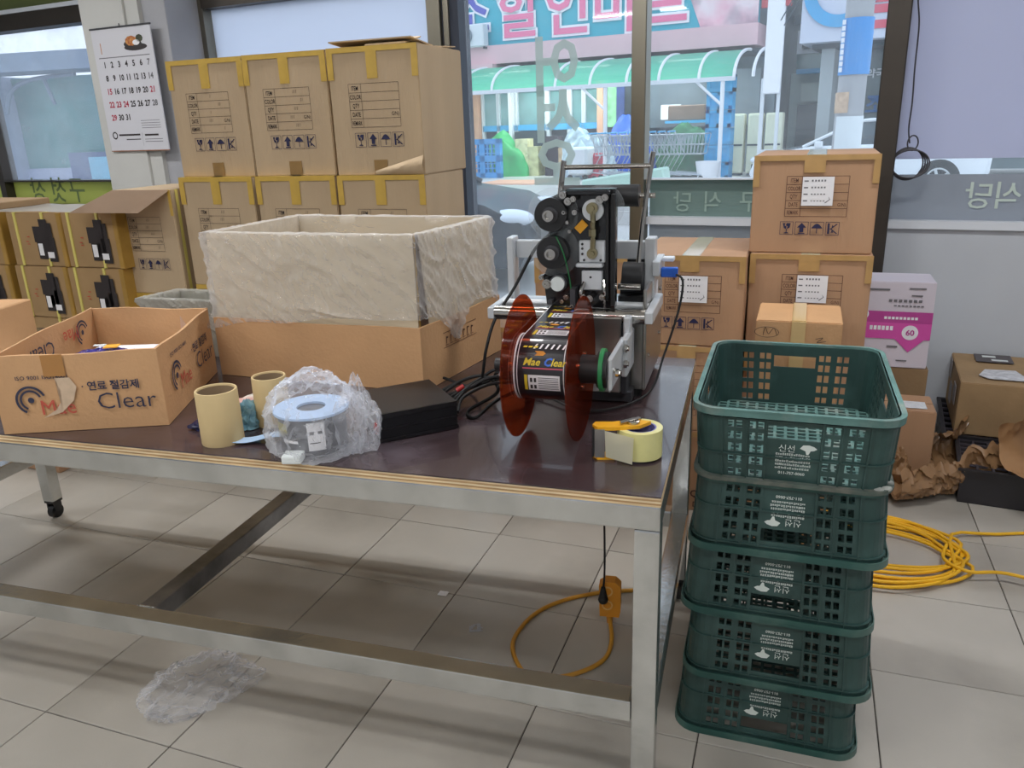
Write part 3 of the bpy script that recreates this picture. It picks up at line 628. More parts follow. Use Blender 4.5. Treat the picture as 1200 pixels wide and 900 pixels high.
# building on the left with a green canopy
lb = thing('green_shed', 'pale shed with a green curved canopy seen through the left window', 'building', (-7.5, 7.5, G0), math.radians(8)); lb.scale = (1, 1, .94)
def lp(name, x0, x1, y0, y1, z0, z1, m, kind=None):
    b = B(); bb(b, x0, x1, y0, y1, z0, z1); return obj(name, b, m, lb)
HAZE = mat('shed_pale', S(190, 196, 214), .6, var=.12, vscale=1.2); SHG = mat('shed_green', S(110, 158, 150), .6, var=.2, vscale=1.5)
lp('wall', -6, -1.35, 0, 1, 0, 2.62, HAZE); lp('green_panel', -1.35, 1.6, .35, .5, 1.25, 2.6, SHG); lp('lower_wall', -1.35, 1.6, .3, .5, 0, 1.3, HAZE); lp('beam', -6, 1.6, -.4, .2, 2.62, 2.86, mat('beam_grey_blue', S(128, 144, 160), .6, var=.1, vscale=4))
lp('dark_frame', -.55, 1.2, .22, .32, .9, 1.52, mat('frame_slate', S(112, 122, 150), .6)); lp('window', -.2, .12, .17, .23, .98, 1.45, mat('pane_cyan', S(140, 200, 220), .3)); lp('window', .35, .62, .17, .23, .98, 1.42, mat('pane_pink', S(214, 176, 190), .3)); lp('red_sign', .6, 1.1, .1, .2, .85, 1.0, mat('sign_coral', S(222, 120, 112), .5))
b = B(); tube(b, [(-1.3, .1, 2.1), (-1.15, .1, 2.4), (-.8, .1, 2.55), (-.1, .1, 2.6)], .03, 6); tube(b, [(-.6, .1, 2.58), (-.5, .1, 2.2)], .025, 6, smooth=False); obj('canopy_pipe', b, mat('beam_grey_blue', S(0, 0, 0)), lb)
# creased plastic sheet hanging outside the left window
b = B(); ul0 = wu(74, 30)[0]; ul1 = wu(130, 190)[0]; zt0 = zt1+.05
N, M_ = 40, 60; g = []
for j in range(M_+1):
    row = []
    for i in range(N+1):
        f = i/N; z = z_band+(zt0-z_band)*j/M_; left = ul0+(wu(112, 190)[0]-ul0)*(1-(j/M_))**.5
        u = left+(ul1+.2-left)*f
        yy = .2+.05*noise.noise(Vector((f*6, j*.05, 0)))+.03*abs(noise.noise(Vector((f*14+j*.1, j*.12, 3))))
        row.append(b.verts.new((u, yy, z)))
    g.append(row)
for j in range(M_):
    for i in range(N): b.faces.new((g[j][i], g[j][i+1], g[j+1][i+1], g[j+1][i]))
o = obj('plastic_sheet', b, film('sheet_film', S(170, 186, 226), .72, .12, .3, .8, 14), smooth=True); o.matrix_world = WM
tag(o, 'creased bluish plastic sheet hanging outside the left window beside the pillar', 'plastic sheet')

for px in (600, 690, 800):  # added fill lamps, no source known here, to lighten the shade under the awning
    u, _ = fu(px, 110, 1.0); q = FM @ Vector((u, -1.1, zt-.12))
    t = thing('shop_fill_lamp', {600: 'left', 690: 'middle', 800: 'right'}[px]+' added fill lamp under the shop awning', 'lamp', q, FA)
    b = B(); bb(b, -.6, .6, -.05, .05, 0, .05); obj('housing', b, WHT, t); b = B(); cyl(b, (-.58, 0, -.02), (.58, 0, -.02), .02, 10); obj('tube', b, mat('tube_white', S(255, 255, 250)), t)
    l = bpy.data.lights.new('lamp_light', 'AREA'); l.shape = 'RECTANGLE'; l.size = 2.4; l.size_y = 1.2; l.energy = 60; l.color = (.95, 1, .97)
    o = bpy.data.objects.new('lamp_light', l); COL.objects.link(o); o.parent = t; o.location = (0, 0, -.06)
# ================================================================== WORK TABLE (8-foot sheet on a square-tube frame)
TH = .756; TA = math.radians(3.4); TO = Vector((1.541, .134, 0)); TM = Matrix.Translation(TO) @ Matrix.Rotation(TA, 4, 'Z')
TL, TD = 2.436, .888
table = thing('work_table', 'long steel-framed work table with a dark brown plywood top', 'table', TO, TA)
TOPM = mat('film_faced_top', S(66, 52, 54), .22, var=.22, vscale=3.5, bump=.04, bscale=60, coat=.25, dirt=S(88, 78, 84), dscale=5)
b = B(); bb(b, -TL, 0, 0, TD, TH-.003, TH); obj('tabletop', b, TOPM, table)
cols = [S(224, 200, 160), S(186, 150, 106), S(232, 210, 172), S(176, 140, 98), S(220, 194, 152)]
for i in range(5):
    b = B(); z1 = TH-.003-i*.0037; n = 60; ins = random.uniform(0, .0015)
    g0 = []
    for k in range(n+1):
        x = -TL+TL*k/n; j = ins+.0012*noise.noise(Vector((x*9, i*3, 0)))-.0025*max(0, noise.noise(Vector((x*25, i*5, 4)))-.25)
        g0.append((x, j))
    poly = g0+[(0, TD), (-TL, TD)]
    prism_z(b, poly, z1-.0037, z1); obj('plywood_layer', b, mat('ply_%d' % i, cols[i], .8, var=.2, vscale=12, stretch=(1, 6, 6)), table)
zt = TH-.0220
def tubebar(name, x0, x1, y0, y1, z0, z1, m=STEEL):
    b = B(); bb(b, x0, x1, y0, y1, z0, z1); bevel(b, .004, 2); return obj(name, b, m, table)
W = .048
tubebar('apron', -TL, -.0, .003, .003+W, zt-.05, zt); tubebar('apron', -TL, 0, TD-.01-W, TD-.01, zt-.05, zt)
tubebar('apron', -W, 0, W+.004, TD-.01-W, zt-.05, zt); tubebar('apron', -TL, -TL+W, W+.004, TD-.01-W, zt-.05, zt); tubebar('crossbar', -TL/2-.024, -TL/2+.024, W+.004, TD-.01-W, zt-.05, zt, STEEL_D)
for x, y in ((-W, .003), (-W, TD-.01-W), (-TL, .003), (-TL, TD-.01-W)):
    leg = tubebar('leg', x, x+W, y, y+W, .075, zt-.05)
    b = B(); cx, cy = x+W/2, y+W/2; bb(b, cx-.022, cx+.022, cy-.022, cy+.022, .066, .075)
    bb(b, cx-.02, cx-.014, cy-.016, cy+.016, .03, .07); bb(b, cx+.014, cx+.02, cy-.016, cy+.016, .03, .07)
    c = obj('caster', b, BLACK, leg); b = B(); cyl(b, (cx-.012, cy, .027), (cx+.012, cy, .027), .027, 20); obj('caster_wheel', b, RUBBER, leg)
RZ = .30
tubebar('lower_rail', -TL+W, -W-.001, .003, .003+W, RZ-.05, RZ); tubebar('lower_rail', -TL+W, -W-.001, TD-.01-W, TD-.01, RZ-.05, RZ)
tubebar('lower_rail', -W, 0, W+.004, TD-.011-W, RZ-.05, RZ); tubebar('lower_rail', -TL, -TL+W, W+.004, TD-.011-W, RZ-.05, RZ)
xc = (TM.inverted() @ Vector(on_z(175, 708, RZ))).x
tubebar('lower_crossbar', xc-.024, xc+.024, W+.004, TD-.011-W, RZ-.05, RZ, STEEL_D)
b = B()
for k in range(14): bmesh.ops.create_icosphere(b, subdivisions=1, radius=random.uniform(.002, .004), matrix=Matrix.Translation((xc-.024+.048*k/13, W+.004, RZ-.001)))
obj('weld_bead', b, CHROME, table, smooth=True)
def on_table(px, py): p = on_z(px, py, TH); return Vector(p)
# ================================================================== CARTONS
def form(bm, x0, x1, z0, z1, y, filled=0, lw=.0011):
    n = 5; cx = x0+(x1-x0)*.25
    for i in range(n+1):
        z = z0+(z1-z0)*i/n; rect(bm, x0, x1, z-lw/2, z+lw/2, y)
    for x in (x0, cx, x1): rect(bm, x-lw/2, x+lw/2, z0, z1, y)
    hh = (z1-z0)/n
    for i, s in enumerate(('ITEM', 'COLOR', 'QTY', 'DATE', 'REMARK')):
        z = z1-hh*(i+1)+hh*.25; text(bm, s, (x0+cx)/2, z, hh*.72, y, align='CENTER', sx=.62 if len(s) < 6 else .5, bold=.01)
    text(bm, 'G/N)', x1-.004, z0+hh*1.28, hh*.6, y, align='RIGHT', sx=.8)
    if filled:
        rnd = random.Random(filled)
        for i in (0, 1, 2, 3, 4):
            x = cx+(x1-cx)*rnd.uniform(.3, .8)
            for k in range(rnd.randint(1, 3)):
                a = x+k*.006; z = z1-hh*(i+.65); flat(bm, [(a, z), (a+.001, z), (a+.003, z+hh*.4), (a+.002, z+hh*.4)], y)
def icons(bm, x0, x1, z0, z1, y, lw=.001):
    w = (x1-x0)/4; g = w*.06; h = z1-z0
    for i in range(4):
        a, c = x0+i*w+g, x0+(i+1)*w-g
        for q in ((a, c, z0, z0+lw), (a, c, z1-lw, z1), (a, a+lw, z0, z1), (c-lw, c, z0, z1)): rect(bm, *q, y)
        P = lambda pts: flat(bm, [(a+(c-a)*u, z0+h*v) for u, v in pts], y)
        if i == 0: P([(.2, .88), (.42, .88), (.34, .7), (.5, .62), (.46, .42), (.3, .52)]); P([(.5, .88), (.8, .88), (.74, .55), (.52, .42), (.6, .64), (.44, .7)]); P([(.47, .18), (.53, .18), (.53, .45), (.47, .45)]); P([(.28, .1), (.72, .1), (.6, .18), (.4, .18)])
        if i == 1: P([(.5, .92), (.15, .55), (.35, .55), (.65, .55), (.85, .55)]); P([(.35, .2), (.65, .2), (.65, .56), (.35, .56)]); P([(.25, .08), (.75, .08), (.75, .15), (.25, .15)])
        if i == 2:
            P([(.08+.84*k/10, .5+.36*math.sin(PI*k/10)) for k in range(11)]); P([(.47, .12), (.53, .12), (.53, .5), (.47, .5)])
        if i == 3: P([(.15, .1), (.3, .1), (.3, .9), (.15, .9)]); P([(.3, .45), (.78, .85), (.9, .85), (.42, .45)]); P([(.3, .5), (.42, .5), (.9, .12), (.78, .12)]); P([(.4, .2), (.6, .2), (.5, .35)]); P([(.45, .6), (.6, .6), (.5, .8)])
def carton_body(w, d, h, m, name='carton_body', par=None, bulge=.003, seed=1):
    b = B(); bb(b, -w/2, w/2, 0, d, 0, h); bmesh.ops.subdivide_edges(b, edges=b.edges, cuts=5, use_grid_fill=True)
    for v in b.verts:
        x, y, z = v.co.x/(w/2), (v.co.y-d/2)/(d/2), (v.co.z-h/2)/(h/2)
        n = noise.noise(Vector((v.co.x*5+seed, v.co.y*5, v.co.z*5)))
        f = bulge*(.7+n)
        if abs(y) > .99: v.co.y += math.copysign(f*(1-x*x)*(1-z*z), y)*.6
        if abs(x) > .99: v.co.x += math.copysign(f*(1-y*y)*(1-z*z), x)
    bmesh.ops.bevel(b, geom=[e for e in b.edges if e.calc_face_angle(0) > 1], offset=.003, segments=2, affect='EDGES')
    return obj(name, b, m, par, smooth=True, angle=.5)
def strip(par, x0, x1, z0, z1, y=-.0035, m=None, name='tape', t=.0008):
    b = B(); bb(b, x0, x1, y-t/2, y+t/2, z0, z1); return obj(name, b, m or TAPE_Y, par)
def tan_carton(label, loc, rz, w, d, h, cols, group, seed=1, filled=0, printed=True, mtl=None):
    t = thing('carton', label, 'box', loc, rz, group); m = mtl or CARD
    carton_body(w, d, h, m, par=t, seed=seed, bulge=.004)
    strip(t, -w/2, w/2, h-.016, h+.0008); strip(t, -.02+w*.0, .02, h-.10, h-.016); strip(t, -w/2-.0008, -w/2+.022, h-.10, h-.016); strip(t, w/2-.022, w/2+.0008, h-.10, h-.016)
    b = B(); bb(b, -.022, .022, -.002, d, h, h+.0012); bb(b, -w/2, w/2, -.004, .03, h, h+.0012); obj('tape', b, TAPE_Y, t)
    strip(t, -.02, .032, .004, .052, m=TAPE_B)
    if printed:
        k = w/.34; b = B(); form(b, (-.095)*k, .095*k, h-.255, h-.115, -.0046, filled); obj('printed_form', b, INK, t)
        b = B(); icons(b, -.088*k, .105*k, h-.32, h-.273, -.0046, .0012); obj('printed_marks', b, INK_B, t)
    return t
cnt = 0
TB = [(-.535, -.195), (-.175, .165), (.18, .52)]; HB = .415; YB = 1.36
names = ('left', 'middle', 'right')
rows = ('bottom row', 'second row from the floor', 'third row from the floor', 'top row')
for i, (x0, x1) in enumerate(TB):
    for r in range(4):
        if r < 3: lab = 'tan carton in the %s, %s column by the pillar' % (rows[r], names[i])
        else: lab = ('top left tan carton with a filled-in print form, by the calendar', 'top middle tan carton with yellow tape between two others', 'top right tan carton with a raised flap and crushed lower corner')[i]
        if r == 3 and i == 2: break
        tan_carton(lab, ((x0+x1)/2+random.uniform(-.006, .006), YB+random.uniform(-.008, .01)+(.02 if r == 3 else 0), r*HB+.0005*r), random.uniform(-.012, .012), x1-x0, .34, HB, None, 'tan cartons stacked behind the table', seed=i*4+r, filled=(i*7+r+1), printed=r >= 2)
x0, x1 = TB[2]; w = x1-x0
t = tan_carton('top right tan carton with a raised flap and crushed lower corner', ((x0+x1)/2, YB+.0, 3*HB+.001), .0, w, .36, HB-.0, None, 'tan cartons stacked behind the table', seed=40)
b = B()
for (ya, za, yb, zb_) in ((.17, .0015, .0, .018), (.19, .0015, .36, .012)):
    pts = [(-w/2+.01, ya, HB+za), (w/2-.02, ya, HB+za), (w/2-.02, yb, HB+zb_), (-w/2+.01, yb, HB+zb_)]
    vs = [b.verts.new(p) for p in pts]+[b.verts.new((p[0], p[1], p[2]+.004)) for p in pts]
    for f in ((3, 2, 1, 0), (4, 5, 6, 7), (0, 1, 5, 4), (1, 2, 6, 5), (2, 3, 7, 6), (3, 0, 4, 7)): b.faces.new([vs[k] for k in f])
obj('top_flap', b, CARD, t)
b = B(); vs = [(-.02, -.001, HB+.002), (w/2-.04, -.001, HB+.002), (w/2-.05, .14, HB+.03), (.04, .12, HB+.03)]
vv = [b.verts.new(p) for p in vs]+[b.verts.new((p[0], p[1], p[2]+.004)) for p in vs]
for f in ((3, 2, 1, 0), (4, 5, 6, 7), (0, 1, 5, 4), (1, 2, 6, 5), (2, 3, 7, 6), (3, 0, 4, 7)): b.faces.new([vv[k] for k in f])
obj('raised_flap', b, CARD, t)
# crushed bulge over the lower right edge
b = B(); g = []
for i in range(25):
    f = i/24; row = []
    for j in range(7):
        q = j/6; x = -w*.05+(w*.55)*f; bul = .012*math.sin(PI*q)*min(1, f*2.2)*(1+.4*noise.noise(Vector((f*8, q*3, 0))))
        row.append(b.verts.new((min(x, w/2+.003), -.004-bul, .003+q*(.012+.05*f))))
    g.append(row)
for i in range(24):
    for j in range(6): b.faces.new((g[i][j], g[i+1][j], g[i+1][j+1], g[i][j+1]))
obj('crushed_fold', b, CARD, t, smooth=True)

# right-hand cartons with taped stock slips
def red_carton(label, loc, rz, w, d, h, seed, slip=True, printed=True, group='brown cartons stacked by the window'):
    t = thing('carton', label, 'box', loc, rz, group); carton_body(w, d, h, CARD_R, par=t, seed=seed, bulge=.006)
    TY = mat('tape_amber', S(184, 146, 92), .3, var=.12, vscale=16, coat=.3)
    strip(t, -w/2, w/2, h-.017, h+.0008, y=-.0055, m=TY); strip(t, -.035, .03, h-.055, h-.017, y=-.0055, m=TY); strip(t, -w/2, -w/2+.02, h-.1, h-.017, y=-.0055, m=TY); strip(t, w/2-.02, w/2, h-.09, h-.017, y=-.0055, m=TY)
    b = B(); bb(b, -.03, .03, -.003, d, h, h+.0015); obj('top_tape', b, mat('tape_clear', S(206, 200, 170), .15, coat=.5), t)
    if printed:
        b = B(); form(b, -.085, .105, h-.195, h-.066, -.0078, 0, .0016); obj('printed_form', b, INK_BR, t)
        b = B(); icons(b, -.1, .09, h-.255, h-.212, -.0078, .0015); obj('printed_marks', b, INK_B, t)
    if slip:
        b = B(); bb(b, -.036, .06, -.0095, -.0085, h-.16, h-.068); s_ = obj('stock_slip', b, PAPER, t)
        b = B(); rnd = random.Random(seed); hh = h
        for k in range(4):
            z = hh-.083-k*.021; rect(b, -.031, -.018, z, z+.004, -.0099)
            for q in range(5): x = -.008+q*.0095; rect(b, x, x+.005, z, z+.006-k*.001, -.0099)
        flat(b, [(.035, hh-.15), (.038, hh-.152), (.052, hh-.14), (.046, hh-.13), (.049, hh-.14)], -.0099); obj('print_slip', b, INK_GREY, s_)
    return t
HR = .3165; YR = 1.655
for r in range(4):
    lab = ('brown carton at the foot of the stack by the bronze post', 'brown carton second from the floor in the stack by the bronze post', 'brown carton third from the floor, behind the small box, with a white slip', 'topmost brown carton with a white slip, beside the bronze window post')[r]
    red_carton(lab, (1.775 if r < 3 else 1.768, YR+(.0 if r < 3 else .02), r*(HR+.0022)), .0 if r < 3 else -.02, .385, .45, HR, r+3, slip=r >= 2, printed=r >= 2)
for r in range(3):
    lab = ('brown carton on the floor behind the table, below two others', 'brown carton second from the floor behind the machine', 'brown carton with a clear-taped top and white slip, right behind the machine')[r]
    t = red_carton(lab, (1.392, 1.575+.006*r, r*(HR+.0022)-.0), .0, .365, .45, HR-.001, r+13, slip=r == 2, printed=r >= 1)
    if r == 0:
        b = B(); text(b, 'QTY', .03, .06, .04, -.0078, bold=.02); text(b, 'DAY', .04, .02, .03, -.0078, bold=.02); obj('print_words', b, INK_BR, t)
for r in range(3):
    red_carton(('lowest', 'middle', 'upper')[r]+' brown carton of the column half hidden behind the machine', (1.01, 1.60, r*(HR-.002)), 0, .37, .42, HR-.006, 30+r, slip=False, printed=False)
red_carton('brown carton standing behind the column at the left edge of the machine', (.68, 1.75, 0), 0, .22, .4, .62, 41, slip=False, printed=False)

# strapped cartons on the far left
def strapped(label, loc, rz, w=.305, d=.33, h=.2215, seed=1, proto=[]):
    if proto: return dup(proto[0], loc, rz, label)
    t = thing('strapped_carton', label, 'box', loc, rz, 'strapped cartons stacked at the left'); proto.append(t)
    carton_body(w, d, h, mat('cardboard_dark_tan', S(166, 134, 92), .8, var=.12, vscale=5), par=t)
    for x in (-w/2+.05, w/2-.10):
        b = B(); bb(b, x-.006, x+.006, -.0045, .0, 0, h); bb(b, x-.006, x+.006, -.004, d, h, h+.0015); obj('strap', b, STRAP, t)
    b = B(); bb(b, w/2-.02, w/2+.0012, -.0042, .001, 0, h); bb(b, w/2, w/2+.004, -.002, .1, 0, h); obj('tape', b, mat('tape_ochre', S(168, 130, 58), .4, var=.1, vscale=10), t)
    b = B()
    for q in ((-.01, .03, .10, .165), (.0, .05, .03, .10), (.03, .075, .05, .195), (.055, .1, .02, .12), (.07, .095, .12, .18)): rect(b, *q, -.0048)
    obj('printed_block', b, INK, t)
    b = B(); rect(b, .005, .03, .045, .095, -.0052); rect(b, .05, .085, .035, .06, -.0052); obj('print_label', b, PAPER, t)
    b = B(); rect(b, -.06, -.045, .10, .104, -.0048); rect(b, -.055, -.04, .09, .093, -.0048); rect(b, -.05, -.035, .12, .124, -.0048); obj('print_marks', b, INK_RED, t)
    return t
lv = ('on the floor', 'second from the floor', 'third from the floor', 'fourth from the floor', 'on top')
for i, x in enumerate((-1.62, -1.275, -.975)):
    for r in range(5):
        if i == 1 and r == 0: pass
        strapped('strapped carton %s in the %s of the three far-left columns' % (lv[r], ('leftmost', 'middle', 'rightmost')[i]), (x+random.uniform(-.008, .008)-(.01*(4-r) if i else 0), 1.31, r*.224), random.uniform(-.02, .02))
b = B(); n = 14; g = []
for i in range(n+1):
    g.append([b.verts.new((-1.78+1.0*i/n, 1.3+.3*j/5, 1.1215+.008*abs(noise.noise(Vector((i*.8, j*.9, 2)))))) for j in range(6)])
for i in range(n):
    for j in range(5): b.faces.new((g[i][j], g[i+1][j], g[i+1][j+1], g[i][j+1]))
o = obj('plastic_sheet', b, film('sheet_grey', S(214, 216, 214), .6, .2, .3, .5, 20), smooth=True); tag(o, 'greyish plastic sheet lying over the tops of the strapped cartons', 'plastic sheet')
# dark open flap at the very left
t = thing('open_carton', 'open brown carton with a dark raised flap at the far left edge', 'box', (-1.67, 1.32, 1.122), .0); w = .3
b = B(); bb(b, -w/2, w/2, 0, .3, .0, .03); bevel(b, .003); obj('carton_body', b, CARD_D, t)
b = B(); quad(b, (-w/2, 0, .03), (w/2-.03, 0, .03), (w/2+.06, -.03, .075), (-w/2, -.05, .07)); bmesh.ops.solidify(b, geom=b.faces[:], thickness=.004); obj('flap', b, CARD_D, t)
# carton with the big folded-down flap
w, d, h = .285, .34, .415
for r in range(2):
    tan_carton(('lower','upper')[r]+' of the two yellow-taped cartons under the open-flap carton', (-.72, 1.36, r*.393), 0, w, d, .392, None, 'yellow-taped cartons under the open one', seed=50+r, printed=False)
t = thing('open_carton', 'tan carton with a wide flap folded open over its print form', 'box', (-.725, 1.36, .787), .02)
carton_body(w, d, h, CARD, par=t, seed=60)
b = B(); form(b, -.085, .075, .175, .31, -.0048, 3); obj('printed_form', b, INK, t); b = B(); icons(b, -.07, .09, .1, .145, -.0048, .0012); obj('printed_marks', b, INK_B, t)
b = B(); pts = [(-w/2+.0, 0, h), (w/2, 0, h), (w/2-.045, -.135, h-.075), (-w/2-.10, -.135, h-.075)]
quad(b, *pts); bmesh.ops.solidify(b, geom=b.faces[:], thickness=.004); obj('flap', b, CARD_IN, t)
strip(t, w/2-.012, w/2+.001, h-.1, h, m=TAPE_Y)
b = B(); bb(b, w/2+.004, w/2+.005, .02, .035, 0, h); obj('strap', b, STRAP, t)
# ================================================================== GREEN CRATES
CWD, CDP, CH, CRR = .395, .53, .166, .045    # outline at the rim (without the lip), height, corner radius
def rr_point(s, w, d, r):
    """point and outward normal on a rounded rectangle; s in metres along the perimeter, from the left end of the front side"""
    segs = [('l', w-2*r), ('a', r*PI/2), ('l', d-2*r), ('a', r*PI/2), ('l', w-2*r), ('a', r*PI/2), ('l', d-2*r), ('a', r*PI/2)]
    st = [(-w/2+r, -d/2, 0), None, (w/2, -d/2+r, 1), None, (w/2-r, d/2, 2), None, (-w/2, d/2-r, 3), None]
    cs = [None, (w/2-r, -d/2+r, -PI/2), None, (w/2-r, d/2-r, 0), None, (-w/2+r, d/2-r, PI/2), None, (-w/2+r, -d/2+r, PI)]
    dirs = [(1, 0), (0, 1), (-1, 0), (0, -1)]; nr = [(0, -1), (1, 0), (0, 1), (-1, 0)]
    for i, (k, l) in enumerate(segs):
        if s <= l+1e-9 or i == 7:
            if k == 'l': x, y, q = st[i]; return (x+dirs[q][0]*s, y+dirs[q][1]*s), nr[q]
            cx, cy, a = cs[i]; a += s/r; n = (math.cos(a), math.sin(a)); return (cx+r*n[0], cy+r*n[1]), n
        s -= l
def crate_body():
    b = B(); w, d, r, h, th = CWD, CDP, CRR, CH, .0035
    L1, L2, A = w-2*r, d-2*r, r*PI/2
    def side_holes(L, hand):
        """slot pairs either side of a plain middle panel; list of (s0, s1) slots and the handle"""
        c = L/2; out = []
        p = .0118; offs = [.060, .0765, .104, .1205] if L < .35 else [.060, .0765, .104, .1205, .155, .1715, .199]
        for o in offs:
            if o+p < L/2+.012 or L >= .35:
                if o+p > L/2+.0: continue
                out += [(c+o, c+o+p), (c-o-p, c-o)]
        return out, (c-.052, c+.052)
    slots = []; hands = []; base = 0; cuts = [0.]
    for k, L in enumerate((L1, L2, L1, L2)):
        sl, hd = side_holes(L+.0, True)
        # the corner arcs stay plain
        slots += [(base+a, base+c) for a, c in sl]; hands.append((base+hd[0], base+hd[1])) if k in (0, 2, 1, 3) else None
        n = 6; cuts += [base+L]+[base+L+A*i/n for i in range(1, n+1)]; base += L+A
    tot = base
    us = sorted(set([round(x, 5) for x in cuts+[v for s in slots+hands for v in s]]))
    rowsz = [(.012, .028), (.040, .058), (.068, .087), (.096, .114), (.123, .139)]; hz = (.104, .134)
    zs = sorted(set([.0, h]+[v for q in rowsz for v in q]+list(hz)))
    def hole(s, z):
        for a, c in slots:
            if a < s < c: return any(p < z < q for p, q in rowsz)
        for a, c in hands:
            if a < s < c: return hz[0] < z < hz[1]
        return False
    def P(s, z, inn):
        k = .955+.045*z/h; (x, y), n = rr_point(s % tot if s < tot-1e-6 else 0, w, d, r)
        return (x*k-n[0]*(th if inn else 0), y*k-n[1]*(th if inn else 0), z)
    V = {}
    def vt(i, j, inn):
        i = i % (len(us)-1)
        if (i, j, inn) not in V: V[(i, j, inn)] = b.verts.new(P(us[i], zs[j], inn))
        return V[(i, j, inn)]
    N, M_ = len(us)-1, len(zs)-1
    H = [[hole((us[i]+us[i+1])/2, (zs[j]+zs[j+1])/2) for j in range(M_)] for i in range(N)]
    for i in range(N):
        for j in range(M_):
            if H[i][j]: continue
            b.faces.new((vt(i, j, 0), vt(i+1, j, 0), vt(i+1, j+1, 0), vt(i, j+1, 0))); b.faces.new((vt(i, j, 1), vt(i, j+1, 1), vt(i+1, j+1, 1), vt(i+1, j, 1)))
            if H[(i+1) % N][j]: b.faces.new((vt(i+1, j, 0), vt(i+1, j, 1), vt(i+1, j+1, 1), vt(i+1, j+1, 0)))
            if H[i-1][j]: b.faces.new((vt(i, j, 0), vt(i, j+1, 0), vt(i, j+1, 1), vt(i, j, 1)))
            if j == M_-1 or H[i][j+1]: b.faces.new((vt(i, j+1, 0), vt(i+1, j+1, 0), vt(i+1, j+1, 1), vt(i, j+1, 1)))
            if j == 0 or H[i][j-1]: b.faces.new((vt(i, j, 0), vt(i, j, 1), vt(i+1, j, 1), vt(i+1, j, 0)))
    # moulded ribs on the outside
    for z, o in ((.061, .0045), (.1425, .0045)):
        sweep(b, z, z+.003, -.0005, o)
    for k, L in enumerate((L1, L2, L1, L2)):
        bs = [0, L1+A, L1+L2+2*A, 2*L1+L2+3*A][k]
        for o in ([-.145, -.094, -.056, .056, .094, .145] if L < .35 else [-.215, -.19, -.15, -.1, -.056, .056, .1, .15, .19, .215]):
            s = bs+L/2+o
            if s < bs-.01 or s > bs+L+.01: continue
            for (z0, z1) in ((.003, CH-.003),):
                (x, y), n = rr_point(s % tot, w, d, r); k0, k1 = .955+.045*z0/h, .955+.045*z1/h; tx, ty = -n[1], n[0]; q = .0017
                lo = [(x*k0+tx*q, y*k0+ty*q), (x*k0-tx*q, y*k0-ty*q)]; hi = [(x*k1+tx*q, y*k1+ty*q), (x*k1-tx*q, y*k1-ty*q)]; e = .0045
                vs = [b.verts.new(p) for p in ((*lo[0], z0), (*lo[1], z0), (lo[1][0]+n[0]*e, lo[1][1]+n[1]*e, z0), (lo[0][0]+n[0]*e, lo[0][1]+n[1]*e, z0), (*hi[0], z1), (*hi[1], z1), (hi[1][0]+n[0]*e, hi[1][1]+n[1]*e, z1), (hi[0][0]+n[0]*e, hi[0][1]+n[1]*e, z1))]
                for f in ((3, 2, 1, 0), (4, 5, 6, 7), (0, 1, 5, 4), (1, 2, 6, 5), (2, 3, 7, 6), (3, 0, 4, 7)): b.faces.new([vs[i] for i in f])
    return b
def sweep(b, z0, z1, i0, o1, n=6):
    """closed band round the crate from offset i0 to o1 between z0 and z1"""
    w, d, r = CWD, CDP, CRR; L1, L2, A = w-2*r, d-2*r, r*PI/2; ss = []; base = 0
    for L in (L1, L2, L1, L2): ss += [base, base+L/2, base+L]+[base+L+A*i/n for i in range(1, n)]; base += L+A
    rs = []
    for s in ss:
        (x, y), nn = rr_point(s, w, d, r); q = []
        for off, z in ((i0, z0), (o1, z0), (o1, z1), (i0, z1)): k = .955+.045*z/CH; q.append(b.verts.new((x*k+nn[0]*off, y*k+nn[1]*off, z)))
        rs.append(q)
    for i in range(len(rs)):
        p, q = rs[i], rs[(i+1) % len(rs)]
        for k in range(4): b.faces.new((p[k], q[k], q[(k+1) % 4], p[(k+1) % 4]))
